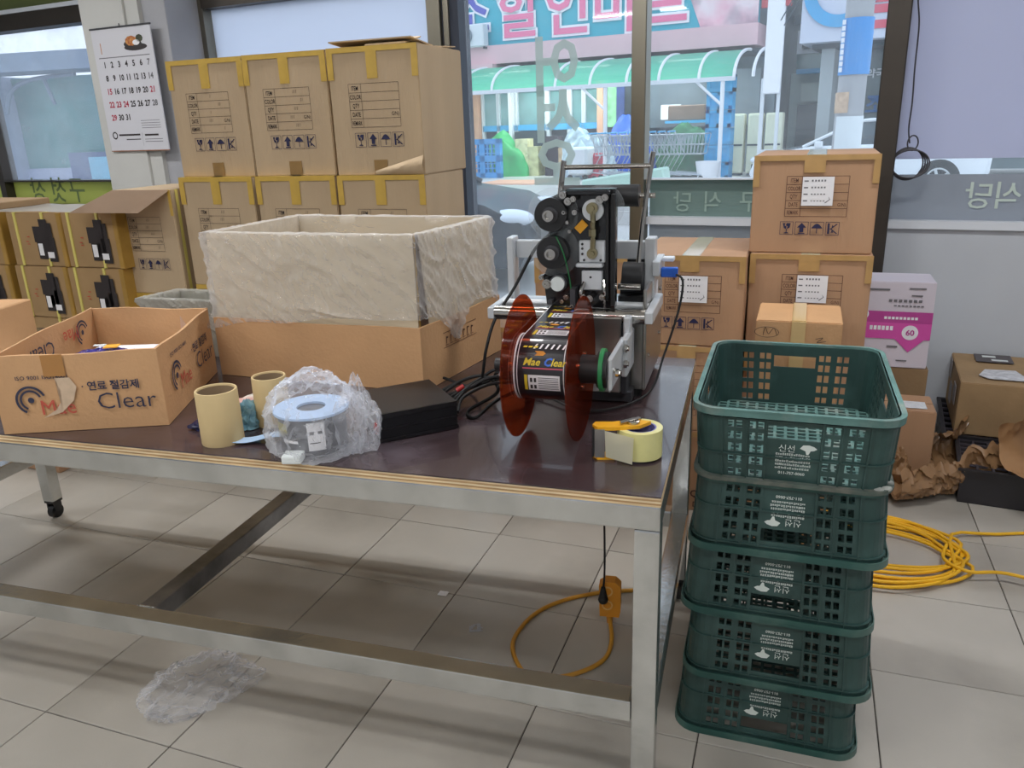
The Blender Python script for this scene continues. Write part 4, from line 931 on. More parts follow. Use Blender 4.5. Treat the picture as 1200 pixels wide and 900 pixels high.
def make_crate(label, dusty, upside_text, inverted):
    t = thing('harvest_crate', label, 'crate', (0, 0, 0), 0, 'green crates in one stack')
    obj('crate_wall', crate_body(), GREEN, t)
    b = B(); sweep(b, CH-.005, CH, -.004, .011); sweep(b, CH-.016, CH-.004, .0085, .011); obj('rim', b, GREEN_R if dusty else GREEN_D, t, smooth=True)
    b = B(); sweep(b, .0, .009, -.001, .013 if dusty else .006); obj('base_flange', b, mat('crate_edge_dusty', S(84, 96, 88), .7, var=.3, vscale=14, dirt=S(120, 118, 108), dscale=20) if dusty else GREEN_D, t, smooth=True)
    b = B(); k = .955; w, d = CWD*k-.008, CDP*k-.008; nx, ny = 15, 22; z0, z1 = .001, .0045
    for i in range(nx+1): x = -w/2+w*i/nx; bb(b, x-.0035, x+.0035, -d/2+.008, d/2-.008, z0, z1)
    for j in range(ny+1): y = -d/2+d*j/ny; bb(b, -w/2+.004, w/2-.004, y-.0035, y+.0035, z0+.0005, z1+.0005)
    obj('floor_grid', b, GREEN_R if dusty else GREEN, t, kind='stuff')
    b = B(); y = -CDP/2*.955-.0022
    sg = 1
    def tx(s, x, z, sz, **k): text(b, s, x*sg, z, sz, 0, upside=False, align='CENTER', **k)
    tx('신선', -.012, .078, .0185, bold=.0)
    flat(b, [(.013, .087), (.019, .095), (.030, .096), (.040, .093), (.046, .088), (.040, .084), (.034, .083), (.030, .074), (.026, .074), (.024, .082)])
    for r in range(5):
        z = .069-r*.0078; x = -.033
        rnd = random.Random(r)
        while x < .033:
            q = rnd.uniform(.002, .0042); hh = rnd.uniform(.003, .0052); rect(b, x, x+q, z, z+.0012); rect(b, x, x+.001, z, z+hh); rect(b, x+q*.5, x+q*.5+.001, z, z+hh); rect(b, x, x+q, z+hh-.001, z+hh); x += q+rnd.uniform(.0006, .0016)
    tx('011-757-0060', 0, .0255, .0088, bold=.02, sx=1.05)
    for v in b.verts: v.co.y = -CDP/2*(.955+.045*v.co.z/CH)-.0012
    obj('lettering', b, mat('letter_crate_white', S(214, 222, 216), .6), t)
    return t
# where the stack stands: rim outline measured at the top
CX, CY, CA = 1.75, .705, math.radians(1.0)
top = make_crate('open green crate on top of the stack, dusty pale rim, lettering upright', True, False, False)
low = make_crate('upturned green crate directly under the open top one', False, True, True)
labs = ('upturned green crate directly under the open top one', 'upturned green crate in the middle of the stack of five', 'upturned green crate second from the floor', 'upturned green crate standing on the floor tiles')
PITCHC = .1655
for k in range(4):
    z = (3-k)*PITCHC
    r = low if k == 0 else dup(low, (0, 0, 0), 0, labs[k])
    r.location = (CX+(.004, -.006, .003, -.010)[k], CY+(.0, .004, -.004, .002)[k], z+CH)
    r.rotation_euler = (PI, 0, PI+CA+(.004, -.004, .006, .0)[k])
low.rotation_euler = (PI, 0, PI+CA)
top.location = (CX+.004, CY-.002, 4*PITCHC+.001); top.rotation_euler = (0, 0, CA)
b = B()
for (x, y, s, sz) in ((CWD/2*.93, -CDP/2*.9, 1, .010), (CWD/2*.86, -CDP/2*.94, 1, .008), (CWD/2*.97, -CDP/2*.8, 1, .008)):
    bmesh.ops.create_icosphere(b, subdivisions=2, radius=sz, matrix=Matrix.Translation((x, y, .008)) @ Matrix.Diagonal((1.2, 1, .6, 1)))
for v in b.verts: v.co += Vector((noise.noise(v.co*90), noise.noise(v.co*90+Vector((5, 0, 0))), noise.noise(v.co*80)))*.004
obj('dust_clump', b, mat('dust_grey', S(160, 162, 156), .9, var=.2, vscale=60), top, smooth=True)
# ================================================================== LABEL CODING MACHINE
AMB = bpy.data.materials.new('amber_disc'); AMB.use_nodes = True; _n = AMB.node_tree.nodes; _L = AMB.node_tree.links
_b = _n['Principled BSDF']; _b.inputs['Base Color'].default_value = S(140, 54, 26); _b.inputs['Roughness'].default_value = .12; _b.inputs['Coat Weight'].default_value = .5
_t = _n.new('ShaderNodeBsdfTransparent'); _t.inputs[0].default_value = (.66, .24, .12, 1); _m = _n.new('ShaderNodeMixShader'); _m.inputs[0].default_value = .27
_L.new(_t.outputs[0], _m.inputs[1]); _L.new(_b.outputs[0], _m.inputs[2]); _L.new(_m.outputs[0], _n['Material Output'].inputs[0])
CLR = film('clear_disc', S(220, 226, 228), .1, .08, .5, 0, 5)
MO = Vector((1.25, .6, TH)); mach = thing('coding_machine', 'label coding machine with amber reel discs, black ribbon head and stainless body', 'machine', MO, TA)
def mp_(name, bm, m, par=mach, **k): return obj(name, bm, m, par, **k)
def mbox(name, m, *q, bv=.002, par=mach): b = B(); bb(b, *q); bevel(b, bv) if bv else None; return mp_(name, b, m, par)
def mcyl(name, m, a, c, r, seg=24, par=mach, **k): b = B(); cyl(b, a, c, r, seg, **k); return mp_(name, b, m, par, smooth=True)
body = mbox('body', STAIN, -.14, .13, .05, .36, .02, .19)
sidep = mbox('side_panel', STAIN, .160, .168, .03, .37, .025, .27); mbox('body_side', STAIN, .13, .16, .05, .36, .02, .2)
col_ = mbox('front_cover', STAIN, .035, .118, -.03, .05, .035, .215); mbox('cover_recess', DGREY, .118, .13, -.02, .05, .03, .2, bv=.001)
b = B()
for y, z in ((.08, .1), (.3, .1), (.3, .22), (.06, .23)): b = B(); cyl(b, (.168, y, z), (.172, y, z), .005, 8); mp_('screw', b, CHROME, sidep)
b = B(); quad(b, (.169, .16, .20), (.169, .25, .20), (.169, .25, .255), (.169, .16, .255)); mp_('rating_label', b, PAPER, sidep)
for x in (-.12, .14):
    for y in (.07, .34): mcyl('foot', RUBBER, (x, y, 0), (x, y, .022), .016)
mbox('foot_block', BLACK, -.13, -.09, .03, .08, .0, .03)
mbox('cord_tray', DGREY, .02, .14, -.0, .05, .003, .03)
# frame of bright metal
mbox('frame_post', ALU, -.20, -.183, .14, .19, .215, .372); mbox('frame_post', ALU, .148, .172, .14, .19, .215, .372)
mbox('crossbeam', ALU, -.183, .148, .165, .185, .318, .362); mbox('side_arm', ALU, -.205, -.188, -.02, .20, .20, .228); mbox('side_arm', ALU, .17, .188, -.02, .20, .20, .228)
r_ = mcyl('guide_roller', CHROME, (-.188, -.005, .214), (.17, -.005, .214), .017); mcyl('guide_roller', ALU, (-.188, .06, .225), (.17, .06, .225), .009)
mbox('bed_plate', ALU, -.188, .17, .08, .19, .205, .215)
b = B(); tube(b, [(-.045, .05, .43), (-.03, .05, .548), (-.028, .05, .56)], .0065, 8, smooth=False); tube(b, [(.145, .05, .33), (.152, .05, .42), (.172, .05, .565), (.174, .05, .575)], .0055, 8, smooth=False); cyl(b, (-.03, .05, .545), (.17, .05, .545), .0055, 12)
mp_('reel_bracket', b, CHROME, smooth=True)
mcyl('take_up_pipe', BLACK, (-.035, .07, .479), (.142, .07, .479), .025); mcyl('pipe_shaft', CHROME, (.142, .07, .479), (.178, .07, .479), .006)
# black head
b = B(); prism(b, [(-.01, .50), (.098, .50), (.098, .23), (-.062, .235), (-.07, .30), (-.055, .335), (-.055, .48)], .0, .035); bevel(b, .004, 2); head = mp_('head_plate', b, BLACKG)
mbox('drive_belt', RUBBER, .078, .086, -.01, .0, .25, .49, bv=.001); mbox('drive_belt', RUBBER, .092, .1, -.02, .0, .24, .49, bv=.001)
mbox('head_bar', BLACKG, -.01, .09, -.02, .0, .488, .498)
for k, (x, z) in enumerate(((-.043, .447), (-.04, .362))):
    sp_ = mcyl('ribbon_spool', BLACK, (x, -.005, z), (x, -.03, z), .037, 32)
    b = B(); ring(b, (x, -.003, z), (x, -.0045, z), .058, .012, 40); mp_('clear_flange', b, CLR, sp_)
    b = B(); ring(b, (x, -.03, z), (x, -.055, z), .0125, .008, 24); cyl(b, (x, -.03, z), (x, -.046, z), .0085, 16); mp_('spool_knob', b, CHROME, sp_, smooth=True)
    b = B(); ring(b, (x, -.03, z), (x, -.036, z), .018, .012, 24); mp_('spool_collar', b, DGREY, sp_)
b = B(); ring(b, (.068, .004, .46), (.068, .0055, .46), .05, .03, 40); mp_('rear_clear_disc', b, CLR, head)
mcyl('cam_wheel', ALU, (.05, -.002, .455), (.05, -.012, .455), .024, 32); mcyl('white_button', mat('button_white', S(214, 220, 218), .4), (-.03, -.02, .29), (-.03, -.028, .29), .0165, 32)
mcyl('button_base', DGREY, (-.03, 0, .29), (-.03, -.02, .29), .02, 32)
b = B(); tube(b, [(.05, -.018, .462), (.052, -.02, .43), (.052, -.02, .40), (.05, -.018, .36)], .0062, 8); ring(b, (.05, -.012, .46), (.05, -.024, .46), .013, .006, 20); ring(b, (.05, -.012, .36), (.05, -.024, .36), .012, .005, 20); cyl(b, (.05, -.012, .36), (.05, -.03, .36), .006, 12); cyl(b, (.05, -.012, .46), (.05, -.03, .46), .006, 12); cyl(b, (.052, -.027, .40), (.052, -.027, .415), .009, 6)
mp_('connecting_rod', b, BRASS, smooth=True)
bl = mbox('slide_block', ALU, .018, .078, -.012, .0, .338, .388); mbox('slide_plate', ALU, .012, .074, -.022, .0, .328, .337); mbox('print_block', ALU, .024, .072, -.014, .0, .275, .32)
b = B()
for x, z in ((.026, .38), (.026, .37), (.026, .358), (.03, .344), (.068, .344), (.045, .305)): b = B(); cyl(b, (x, -.012, z), (x, -.0145, z), .0028, 10); mp_('hole', b, BLACK, bl)
b = B(); bx(b, (.022, -.004, .418), (.026, .004, .019), Matrix.Rotation(-.8, 4, 'Y')); mp_('warning_tag', b, mat('tag_amber', S(214, 150, 30), .5), head)
b = B()
for x, z, r in ((-.003, .476, .0085), (.009, .481, .0065), (.068, .479, .009), (.08, .484, .0075), (.012, .452, .006), (-.012, .452, .006), (-.005, .43, .004), (.0, .41, .004), (-.055, .29, .011), (-.068, .305, .006), (.075, .262, .0075), (.03, .262, .006), (.045, .258, .008), (-.01, .26, .006), (.005, .24, .006), (-.02, .25, .005), (-.015, .49, .008)):
    b = B(); cyl(b, (x, 0, z), (x, -.022, z), r*.6, 12); cyl(b, (x, -.0221, z), (x, -.03, z), r, 14); ring(b, (x, -.0301, z), (x, -.034, z), r*.7, r*.35, 12); mp_('stud', b, CHROME, head, smooth=True)
b = B(); tube(b, [(.032, -.02, .295), (.025, -.03, .27), (.03, -.025, .25)], .004, 6); tube(b, [(.076, -.02, .3), (.08, -.03, .27), (.078, -.02, .238)], .003, 6); mp_('spring_arm', b, CHROME, head, smooth=True)
b = B(); tube(b, [(-.03, -.034, .40), (-.012, -.036, .36), (-.0, -.03, .30), (.003, -.025, .25)], .0015, 5); mp_('green_wire', b, mat('wire_green', S(30, 110, 60), .5), head)
b = B(); bb(b, -.055, -.045, -.02, .02, .24, .25); bb(b, .0, .012, -.03, .02, .235, .28); mp_('tension_block', b, DGREY, head)
# motor and blue plug at the back right
mcyl('motor', BLACK, (.10, .12, .285), (.148, .12, .285), .034); mcyl('motor', DGREY, (.09, .16, .245), (.148, .16, .245), .03); mcyl('drive_shaft', CHROME, (.095, .07, .268), (.148, .07, .268), .008)
mbox('control_cover', BLACK, .098, .148, .19, .32, .20, .315); mbox('motor_base', BLACK, .09, .148, .10, .19, .215, .24); mbox('blue_plug', BLUE, .186, .226, .15, .17, .277, .30); mbox('terminal_block', FRAME_W, .186, .215, .17, .2, .312, .322)
mbox('socket_plate', ALU, .168, .186, .12, .24, .285, .32)
# reel
SC = (-.235, .155); RX0, RX1, RD = -.062, .068, .151
for x in (RX0, RX1):
    b = B(); ring(b, (x-.0012, SC[0], SC[1]), (x+.0012, SC[0], SC[1]), RD, .012, 72); d_ = mp_('reel_disc', b, AMB, smooth=True)
    b = B()
    for k in range(3):
        b = B(); a = .6+k*2.1; cyl(b, (x-.003, SC[0]+.1*math.cos(a)*.4, SC[1]+.1*math.sin(a)*.4), (x+.004, SC[0]+.1*math.cos(a)*.4, SC[1]+.1*math.sin(a)*.4), .004, 8); mp_('disc_screw', b, CHROME, d_)
RR = .068
b = B(); cyl(b, (RX0+.004, SC[0], SC[1]), (RX1-.012, SC[0], SC[1]), RR, 48); mp_('label_roll', b, mat('label_black', S(30, 26, 32), .3, coat=.5), smooth=True)
b = B(); ring(b, (RX0+.002, SC[0], SC[1]), (RX0+.005, SC[0], SC[1]), RR+.002, .02, 48); mp_('roll_core', b, PAPER)
mcyl('spindle_hub', BLACK, (RX1, SC[0], SC[1]), (RX1+.04, SC[0], SC[1]), .03, 24); mcyl('spindle', CHROME, (-.115, SC[0], SC[1]), (.14, SC[0], SC[1]), .006, 12); mcyl('end_nut', BLACK, (-.118, SC[0], SC[1]), (-.092, SC[0], SC[1]), .014, 16)
b = B(); ring(b, (RX1+.042, SC[0], SC[1]), (RX1+.050, SC[0], SC[1]), .045, .03, 40); mp_('green_ring', b, mat('ring_green', S(40, 140, 80), .4), smooth=True)
mcyl('pulley', BLACK, (RX1+.036, SC[0], SC[1]), (RX1+.058, SC[0], SC[1]), .038, 32)
mbox('reel_arm', ALU, RX1+.058, RX1+.068, -.265, -.09, .115, .19, bv=.006); mbox('reel_arm_mount', ALU, .13, .145, -.11, -.0, .10, .19, bv=.004); mbox('reel_arm_bracket', ALU, .128, .144, -.06, -.03, .17, .225, bv=.003)
b = B()
for y, z in ((-.235, .15), (-.12, .17), (-.12, .135)): b = B(); cyl(b, (.14, y, z), (.150, y, z), .006, 8); cyl(b, (.14, y, z), (.146, y, z), .009, 12); mp_('bolt', b, CHROME)
# printed web: from round the roll up over the guide roller to the head
Rp = Vector((-.008, .2315)); C2 = Vector(SC); dv = Rp-C2; dist = dv.length; base = math.atan2(dv.y, dv.x); th0 = base+math.acos(RR/dist)
def web(s):
    """s = 0 at the tangent point; negative runs down round the front of the roll, positive to the roller and past it"""
    T = C2+Vector((math.cos(th0), math.sin(th0)))*RR
    if s < 0: a = th0-s/RR; return C2.x+math.cos(a)*(RR+.0012), C2.y+math.sin(a)*(RR+.0012)
    L = (Rp-T).length
    if s < L: p = T+(Rp-T)*s/L; return p.x, p.y+.0012
    q = s-L; return Rp.x+q, .233
LW = (Rp-(C2+Vector((math.cos(th0), math.sin(th0)))*RR)).length
WX0, WX1 = RX0+.010, RX1-.022
def webmap(b, off=0.0):
    for v in b.verts:
        y, z = web(v.co.z); y2, z2 = web(v.co.z+.001); n = Vector((-(z2-z), y2-y)); n.normalize()
        v.co = Vector((v.co.x, y+n.x*off, z+n.y*off))
def webrect(b, x0, x1, s0, s1):
    n = max(1, int(abs(s1-s0)/.006))
    for i in range(n): rect(b, x0, x1, s0+(s1-s0)*i/n, s0+(s1-s0)*(i+1)/n)
b = B(); webrect(b, WX0, WX1, -.17, LW+.075); webmap(b); wb_ = mp_('label_web', b, mat('label_black', S(30, 26, 32)), smooth=True, angle=False)
b = B(); webrect(b, WX0-.0006, WX0+.0012, -.17, LW+.075); bmesh.ops.remove_doubles(b, verts=b.verts, dist=1e-5); webmap(b, .0006); mp_('web_edge', b, PAPER, wb_); b = B(); webrect(b, WX1-.0012, WX1+.0004, -.17, LW+.075); bmesh.ops.remove_doubles(b, verts=b.verts, dist=1e-5); webmap(b, .0006); mp_('web_edge', b, PAPER, wb_)
for s0 in (-.135, -.0, .135):
    bw, by, bo, bl2, bp, br = B(), B(), B(), B(), B(), B()
    webrect(bw, WX0+.024, WX1-.008, s0-.0, s0+.034); webrect(by, WX0+.016, WX0+.022, s0, s0+.034)
    for r in range(7): webrect(br, WX0+.045, WX1-.011, s0+.004+r*.004, s0+.0052+r*.004)
    for q in range(4): webrect(br, WX0+.028+(q % 2)*.008, WX0+.033+(q % 2)*.008, s0+.004+(q//2)*.015, s0+.013+(q//2)*.015)
    webrect(bp, WX0+.012, WX1-.002, s0+.046, s0+.0485)
    text(by, 'Mae', WX0+.012, s0+.053, .021, bold=.02, shear=.3); text(bl2, 'C', WX0+.055, s0+.053, .022, bold=.04, shear=.3); text(by, 'lear', WX0+.070, s0+.053, .021, bold=.02, shear=.3)
    for r in range(5): webrect(bo, WX0+.04-.002*abs(r-2), WX0+.058+.002*abs(2-r)*-1, s0+.073+r*.002, s0+.0745+r*.002)
    for q in range(6): a = WX0+.03+q*.012; flat(bw, [(a, s0+.088), (a+.004, s0+.088), (a+.009, s0+.1), (a+.005, s0+.1)])
    for q in range(3): a = WX0+.008+q*.011; flat(by, [(a, s0+.09), (a+.008, s0+.09), (a+.01, s0+.094), (a+.002, s0+.094)])
    for bm_, m_, nm in ((bw, PAPER, 'printed_panel'), (by, mat('print_yellow', S(226, 200, 50), .5), 'printed_name'), (bo, mat('print_orange', S(230, 150, 40), .5), 'printed_sun'), (bl2, mat('print_blue', S(60, 110, 210), .5), 'printed_initial'), (bp, mat('print_pink', S(214, 90, 110), .5), 'printed_line'), (br, INK, 'printed_rows')):
        for v in [v for v in bm_.verts if v.co.z > LW+.07 or v.co.z < -.165]: bm_.verts.remove(v)
        if not bm_.verts: continue
        bmesh.ops.subdivide_edges(bm_, edges=[e for e in bm_.edges if e.calc_length() > .006], cuts=1)
        bmesh.ops.remove_doubles(bm_, verts=bm_.verts, dist=1e-5); webmap(bm_, {'printed_rows': .0016}.get(nm, .0011)); mp_(nm, bm_, m_, wb_, kind='stuff')
b = B(); quad(b, (RX1+.01, -.33, .006), (RX1+.01, -.27, .002), (RX1+.02, -.23, .16), (RX1-.0, -.30, .16)); 
b.free()
# machine cables
def wp(*p): return Vector(p)-0*MO
b = B(); P = [MO+Vector(q) for q in ((-.055, .02, .40), (-.10, .03, .36), (-.15, .02, .27), (-.185, -.03, .2), (-.20, -.06, .13), (-.22, -.05, .05), (-.27, .0, .012), (-.36, .03, .02))]
tube(b, P, .0038, 8); o = obj('machine_cable', b, RUBBER, smooth=True); tag(o, 'thick black cable curving from the ribbon head down the left of the machine', 'cable')
b = B(); P = [MO+Vector(q) for q in ((.214, .16, .285), (.232, .15, .27), (.225, .14, .2), (.20, .10, .1), (.175, .04, .02), (.10, -.06, .006), (.02, -.07, .006), (-.06, -.02, .01), (-.14, .02, .01))]
tube(b, P, .0028, 8); o = obj('plug_cable', b, RUBBER, smooth=True); tag(o, 'thin black cable hanging from the blue plug down the right of the machine', 'cable')
# power box with its cable bundle
pb = thing('power_supply', 'black ribbed power box with a pale end panel, beside the machine', 'power box', (.925, .228, TH), math.radians(45))
b = B(); bb(b, 0, .178, 0, .18, .006, .066); bevel(b, .002); obj('case', b, mat('case_black', S(30, 30, 33), .35, .3, bump=.05, bscale=300), pb)
b = B(); bb(b, .0, .178, -.003, 0, .054, .066); bb(b, 0, .178, -.002, 0, .028, .034); bb(b, 0, .178, -.004, 0, .002, .010); obj('rib', b, BLACKG, pb)
b = B(); bb(b, -.002, 0, .004, .176, .010, .062); e_ = obj('end_panel', b, ALU, pb); b = B(); bb(b, -.007, -.002, .010, .026, .018, .040); obj('switch', b, mat('switch_red', S(190, 40, 30), .4), e_)
cols_ = ((.0, .0), (.006, .012), (.012, .004), (.018, .014), (.004, .02), (.022, .004), (-.006, .010), (.010, -.004))
for k, (o1, o2) in enumerate(cols_):
    b = B(); st_ = Vector((1.03-.01*k, .40+.012*k, TH+.02+.004*(k % 3)))
    mid = [Vector((1.02+.01*math.sin(k*2.1), .46+.02*k, TH+.035+o2)), Vector((1.06, .52+.01*k, TH+.05+o1)), Vector((1.10, .56+.006*k, TH+.045+o2)), Vector((1.13, .62, TH+.03+o1)), Vector((1.14, .68+.01*k, TH+.012))]
    if k in (1, 3): mid = [Vector((.96-.01*k, .47, TH+.02)), Vector((.98, .55, TH+.045)), Vector((1.03, .58, TH+.05)), Vector((1.08, .53, TH+.03)), Vector((1.04, .44, TH+.01)), Vector((1.07, .41, TH+.006)), Vector((1.10, .47, TH+.03)), Vector((1.14, .60, TH+.03))]
    tube(b, [st_]+mid, .0042, 7, n=6); o = obj('black_lead', b, RUBBER, smooth=True); tag(o, 'black lead of the tied bundle between power box and machine', 'cable', 'black cords in the tied bundle')
b = B(); bx(b, (1.085, .545, TH+.075), (.008, .045, .006), Matrix.Rotation(.5, 4, 'Z') @ Matrix.Rotation(-.7, 4, 'X')); bevel(b, .001); o = obj('twist_tie', b, FRAME_W); tag(o, 'white twist tie around the black cord bundle', 'tie')
b = B(); cyl(b, (.985, .50, TH+.035), (1.0, .51, TH+.045), .006, 12); o = obj('red_plug', b, mat('plug_red', S(180, 40, 40), .4)); tag(o, 'small red connector among the black cords', 'connector')
# ================================================================== WRAPPED BOX, PRINTED BOX, SMALL THINGS
def open_carton(name, label, quad_, z0, h, m, th=.004, min_=None, floor_=True):
    """open-topped box on a four-cornered footprint (front-left, front-right, rear-right, rear-left)"""
    c = sum((Vector((*q, 0)) for q in quad_), Vector())/4; t = thing(name, label, 'box', (c.x, c.y, z0)); Q = [Vector((q[0]-c.x, q[1]-c.y, 0)) for q in quad_]
    I = [q*(1-th*2/q.length) for q in Q]; names_ = ('front_wall', 'side_wall', 'rear_wall', 'side_wall'); walls = []
    for i in range(4):
        j = (i+1) % 4; b = B(); n = 10; lo, li = [], []
        for k in range(n+1):
            f = k/n; p, q = Q[i].lerp(Q[j], f), I[i].lerp(I[j], f); dz = .002*math.sin(f*9+i); bow = (Q[i]+Q[j]).normalized()*.003*math.sin(PI*f)
            lo.append([b.verts.new(p+Vector((0, 0, 0))), b.verts.new(p+bow+Vector((0, 0, h+dz)))]); li.append([b.verts.new(q+Vector((0, 0, 0))), b.verts.new(q+bow+Vector((0, 0, h+dz)))])
        for k in range(n):
            b.faces.new((lo[k][0], lo[k+1][0], lo[k+1][1], lo[k][1])); b.faces.new((li[k][0], li[k][1], li[k+1][1], li[k+1][0])); b.faces.new((lo[k][1], lo[k+1][1], li[k+1][1], li[k][1])); b.faces.new((lo[k][0], li[k][0], li[k+1][0], lo[k+1][0]))
        b.faces.new((lo[0][0], lo[0][1], li[0][1], li[0][0])); b.faces.new((lo[-1][0], li[-1][0], li[-1][1], lo[-1][1]))
        walls.append(obj(names_[i], b, m, t, smooth=True))
    b = B(); A = [b.verts.new(q+Vector((0, 0, .001))) for q in I]; D = [b.verts.new(q+Vector((0, 0, .005))) for q in I]; b.faces.new(A[::-1]); b.faces.new(D)
    for i in range(4): b.faces.new((A[i], A[(i+1) % 4], D[(i+1) % 4], D[i]))
    obj('bottom', b, m, t); return t, Q, c
# lower box and wrapped upper box
LQ = [(.236, .562), (.866, .562), (.918, .985), (.250, .985)]
t, Q, c = open_carton('open_carton', 'wide plain brown carton on the table under the plastic-wrapped one', LQ, TH+.001, .165, CARD_O)
b = B(); 
d = (Vector(LQ[2])-Vector(LQ[1])).normalized(); n_ = Vector((d.y, -d.x))
text(b, 'A1.B50m', 0, .0, .04, 0, bold=.01)
Mx = Matrix(((d.x, 0, 0, LQ[1][0]-c.x+n_.x*.004+d.x*.11), (d.y, 0, 0, LQ[1][1]-c.y+n_.y*.004+d.y*.11), (0, 0, 1, .095), (0, 0, 0, 1)))
b.free(); b = B()
for i in range(7): rect(b, i*.022, i*.022+.016, 0, .0015); rect(b, i*.022+.004, i*.022+.007, .004, .024); rect(b, i*.022+.004, i*.022+.014, .018+.003*(i % 2), .022+.003*(i % 2))
rect(b, -.01, .165, -.006, -.0045); rect(b, -.01, .165, .034, .0355)
bmesh.ops.transform(b, matrix=Mx, verts=b.verts); obj('printed_marks', b, INK_BR, t)
UQ = [(.245, .572), (.856, .575), (.902, .966), (.262, .966)]
t2, Q2, c2 = open_carton('wrapped_carton', 'wide open beige carton wrapped in clear plastic, standing in the brown one', UQ, TH+.009, .385, mat('cardboard_beige', S(206, 190, 162), .75, var=.05, vscale=4))
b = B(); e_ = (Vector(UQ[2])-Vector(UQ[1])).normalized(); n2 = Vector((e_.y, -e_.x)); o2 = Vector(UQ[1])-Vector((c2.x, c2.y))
for a_, w_, z0_, z1_, m_, nm in ((.0, .006, .002, .39, TAPE_Y, 'panel_edge'), (.006, .030, .002, .388, mat('shade_brown', S(112, 88, 70), .9), 'corner_shade')):  # brown band: shade of the open corner gap put into its colour
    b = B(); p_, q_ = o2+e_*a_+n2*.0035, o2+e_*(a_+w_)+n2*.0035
    vs = [(p_.x, p_.y, z0_), (q_.x+e_.x*w_*.8*(nm == 'corner_shade'), q_.y+e_.y*w_*.8*(nm == 'corner_shade'), z0_), (q_.x-e_.x*w_*.6*(nm == 'corner_shade'), q_.y-e_.y*w_*.6*(nm == 'corner_shade'), z1_), (p_.x, p_.y, z1_)]
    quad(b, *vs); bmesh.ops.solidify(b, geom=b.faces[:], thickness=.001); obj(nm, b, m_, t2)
# the clear plastic pulled over it
def cover(label, quad_, ztop, zhem, zin, out=.010, seed=0, m=None, hemamp=.012, name='plastic_cover', dent=1.):
    b = B(); c = sum((Vector((*q, 0)) for q in quad_), Vector())/4; Q = [Vector((q[0], q[1], 0)) for q in quad_]; U = 110; per = []
    for i in range(4):
        for k in range(U): per.append((Q[i].lerp(Q[(i+1) % 4], k/U), i+k/U))
    prof = [('in', zin+(ztop-zin)*k/5) for k in range(6)]+[('top', ztop+.004)]+[('out', ztop+(zhem-ztop)*k/36) for k in range(37)]
    rows_ = []
    for kind, z in prof:
        row = []
        for p, u in per:
            d = (p-c).normalized(); x = u*3.2; zz_ = (z-zhem)/(ztop-zhem)
            w = abs(noise.noise(Vector((x*1.3+zz_*2.6+seed, zz_*1.1-x*.7, seed))))   # diagonal pulls
            w2 = abs(noise.noise(Vector((x*4+zz_*7, zz_*2.2-x*1.5, seed+5)))); w3 = abs(noise.noise(Vector((x*11+zz_*15, zz_*6-x*6, seed+9))))
            if kind == 'in': o = -.012-.014*w; 
            elif kind == 'top': o = 0
            else:
                R1 = max(0, 1-5*w)**2; R2 = max(0, 1-4*w2)**2; R3 = max(0, 1-4*w3)**2
                o = out-.004+(.010*R1+.006*R2+.003*R3)*dent+.010*(1-zz_)**3; o = max(.006, o)
                if zz_ < .25: z = z-hemamp*(noise.noise(Vector((x*.9, seed, 2)))-.0)*(1-zz_*4)*2
            row.append(b.verts.new((p.x+d.x*o, p.y+d.y*o, z+(.004*(w2-.3) if kind == 'top' else 0))))
        rows_.append(row)
    N = len(per)
    for r in range(len(rows_)-1):
        for i in range(N): b.faces.new((rows_[r][i], rows_[r][(i+1) % N], rows_[r+1][(i+1) % N], rows_[r+1][i]))
    o = obj(name, b, m, smooth=True, angle=1.2); tag(o, label, 'plastic'); return o
WRAP = film('wrap_film', S(240, 237, 234), .22, .08, .5, .5, 18, stretch=(.6, 1, 2.2), transl=.25)
cover('clear creased plastic pulled over the rim and sides of the wide beige carton', UQ, TH+.396, TH+.135, TH+.27, .012, 3, WRAP, .006)
# smaller wrapped carton behind
RQ = [(-.17, .72), (.15, .735), (.16, .86), (-.15, .86)]
open_carton('wrapped_carton', 'low grey plastic-wrapped carton behind the printed box', RQ, TH+.001, .165, mat('cardboard_greyish', S(176, 172, 160), .8))
cover('grey hazy plastic wrapped over the low carton behind the printed box', RQ, TH+.17, TH+.022, TH+.1, .010, 8, film('wrap_grey', S(200, 198, 190), .55, .2, .3, .6, 24), .004)
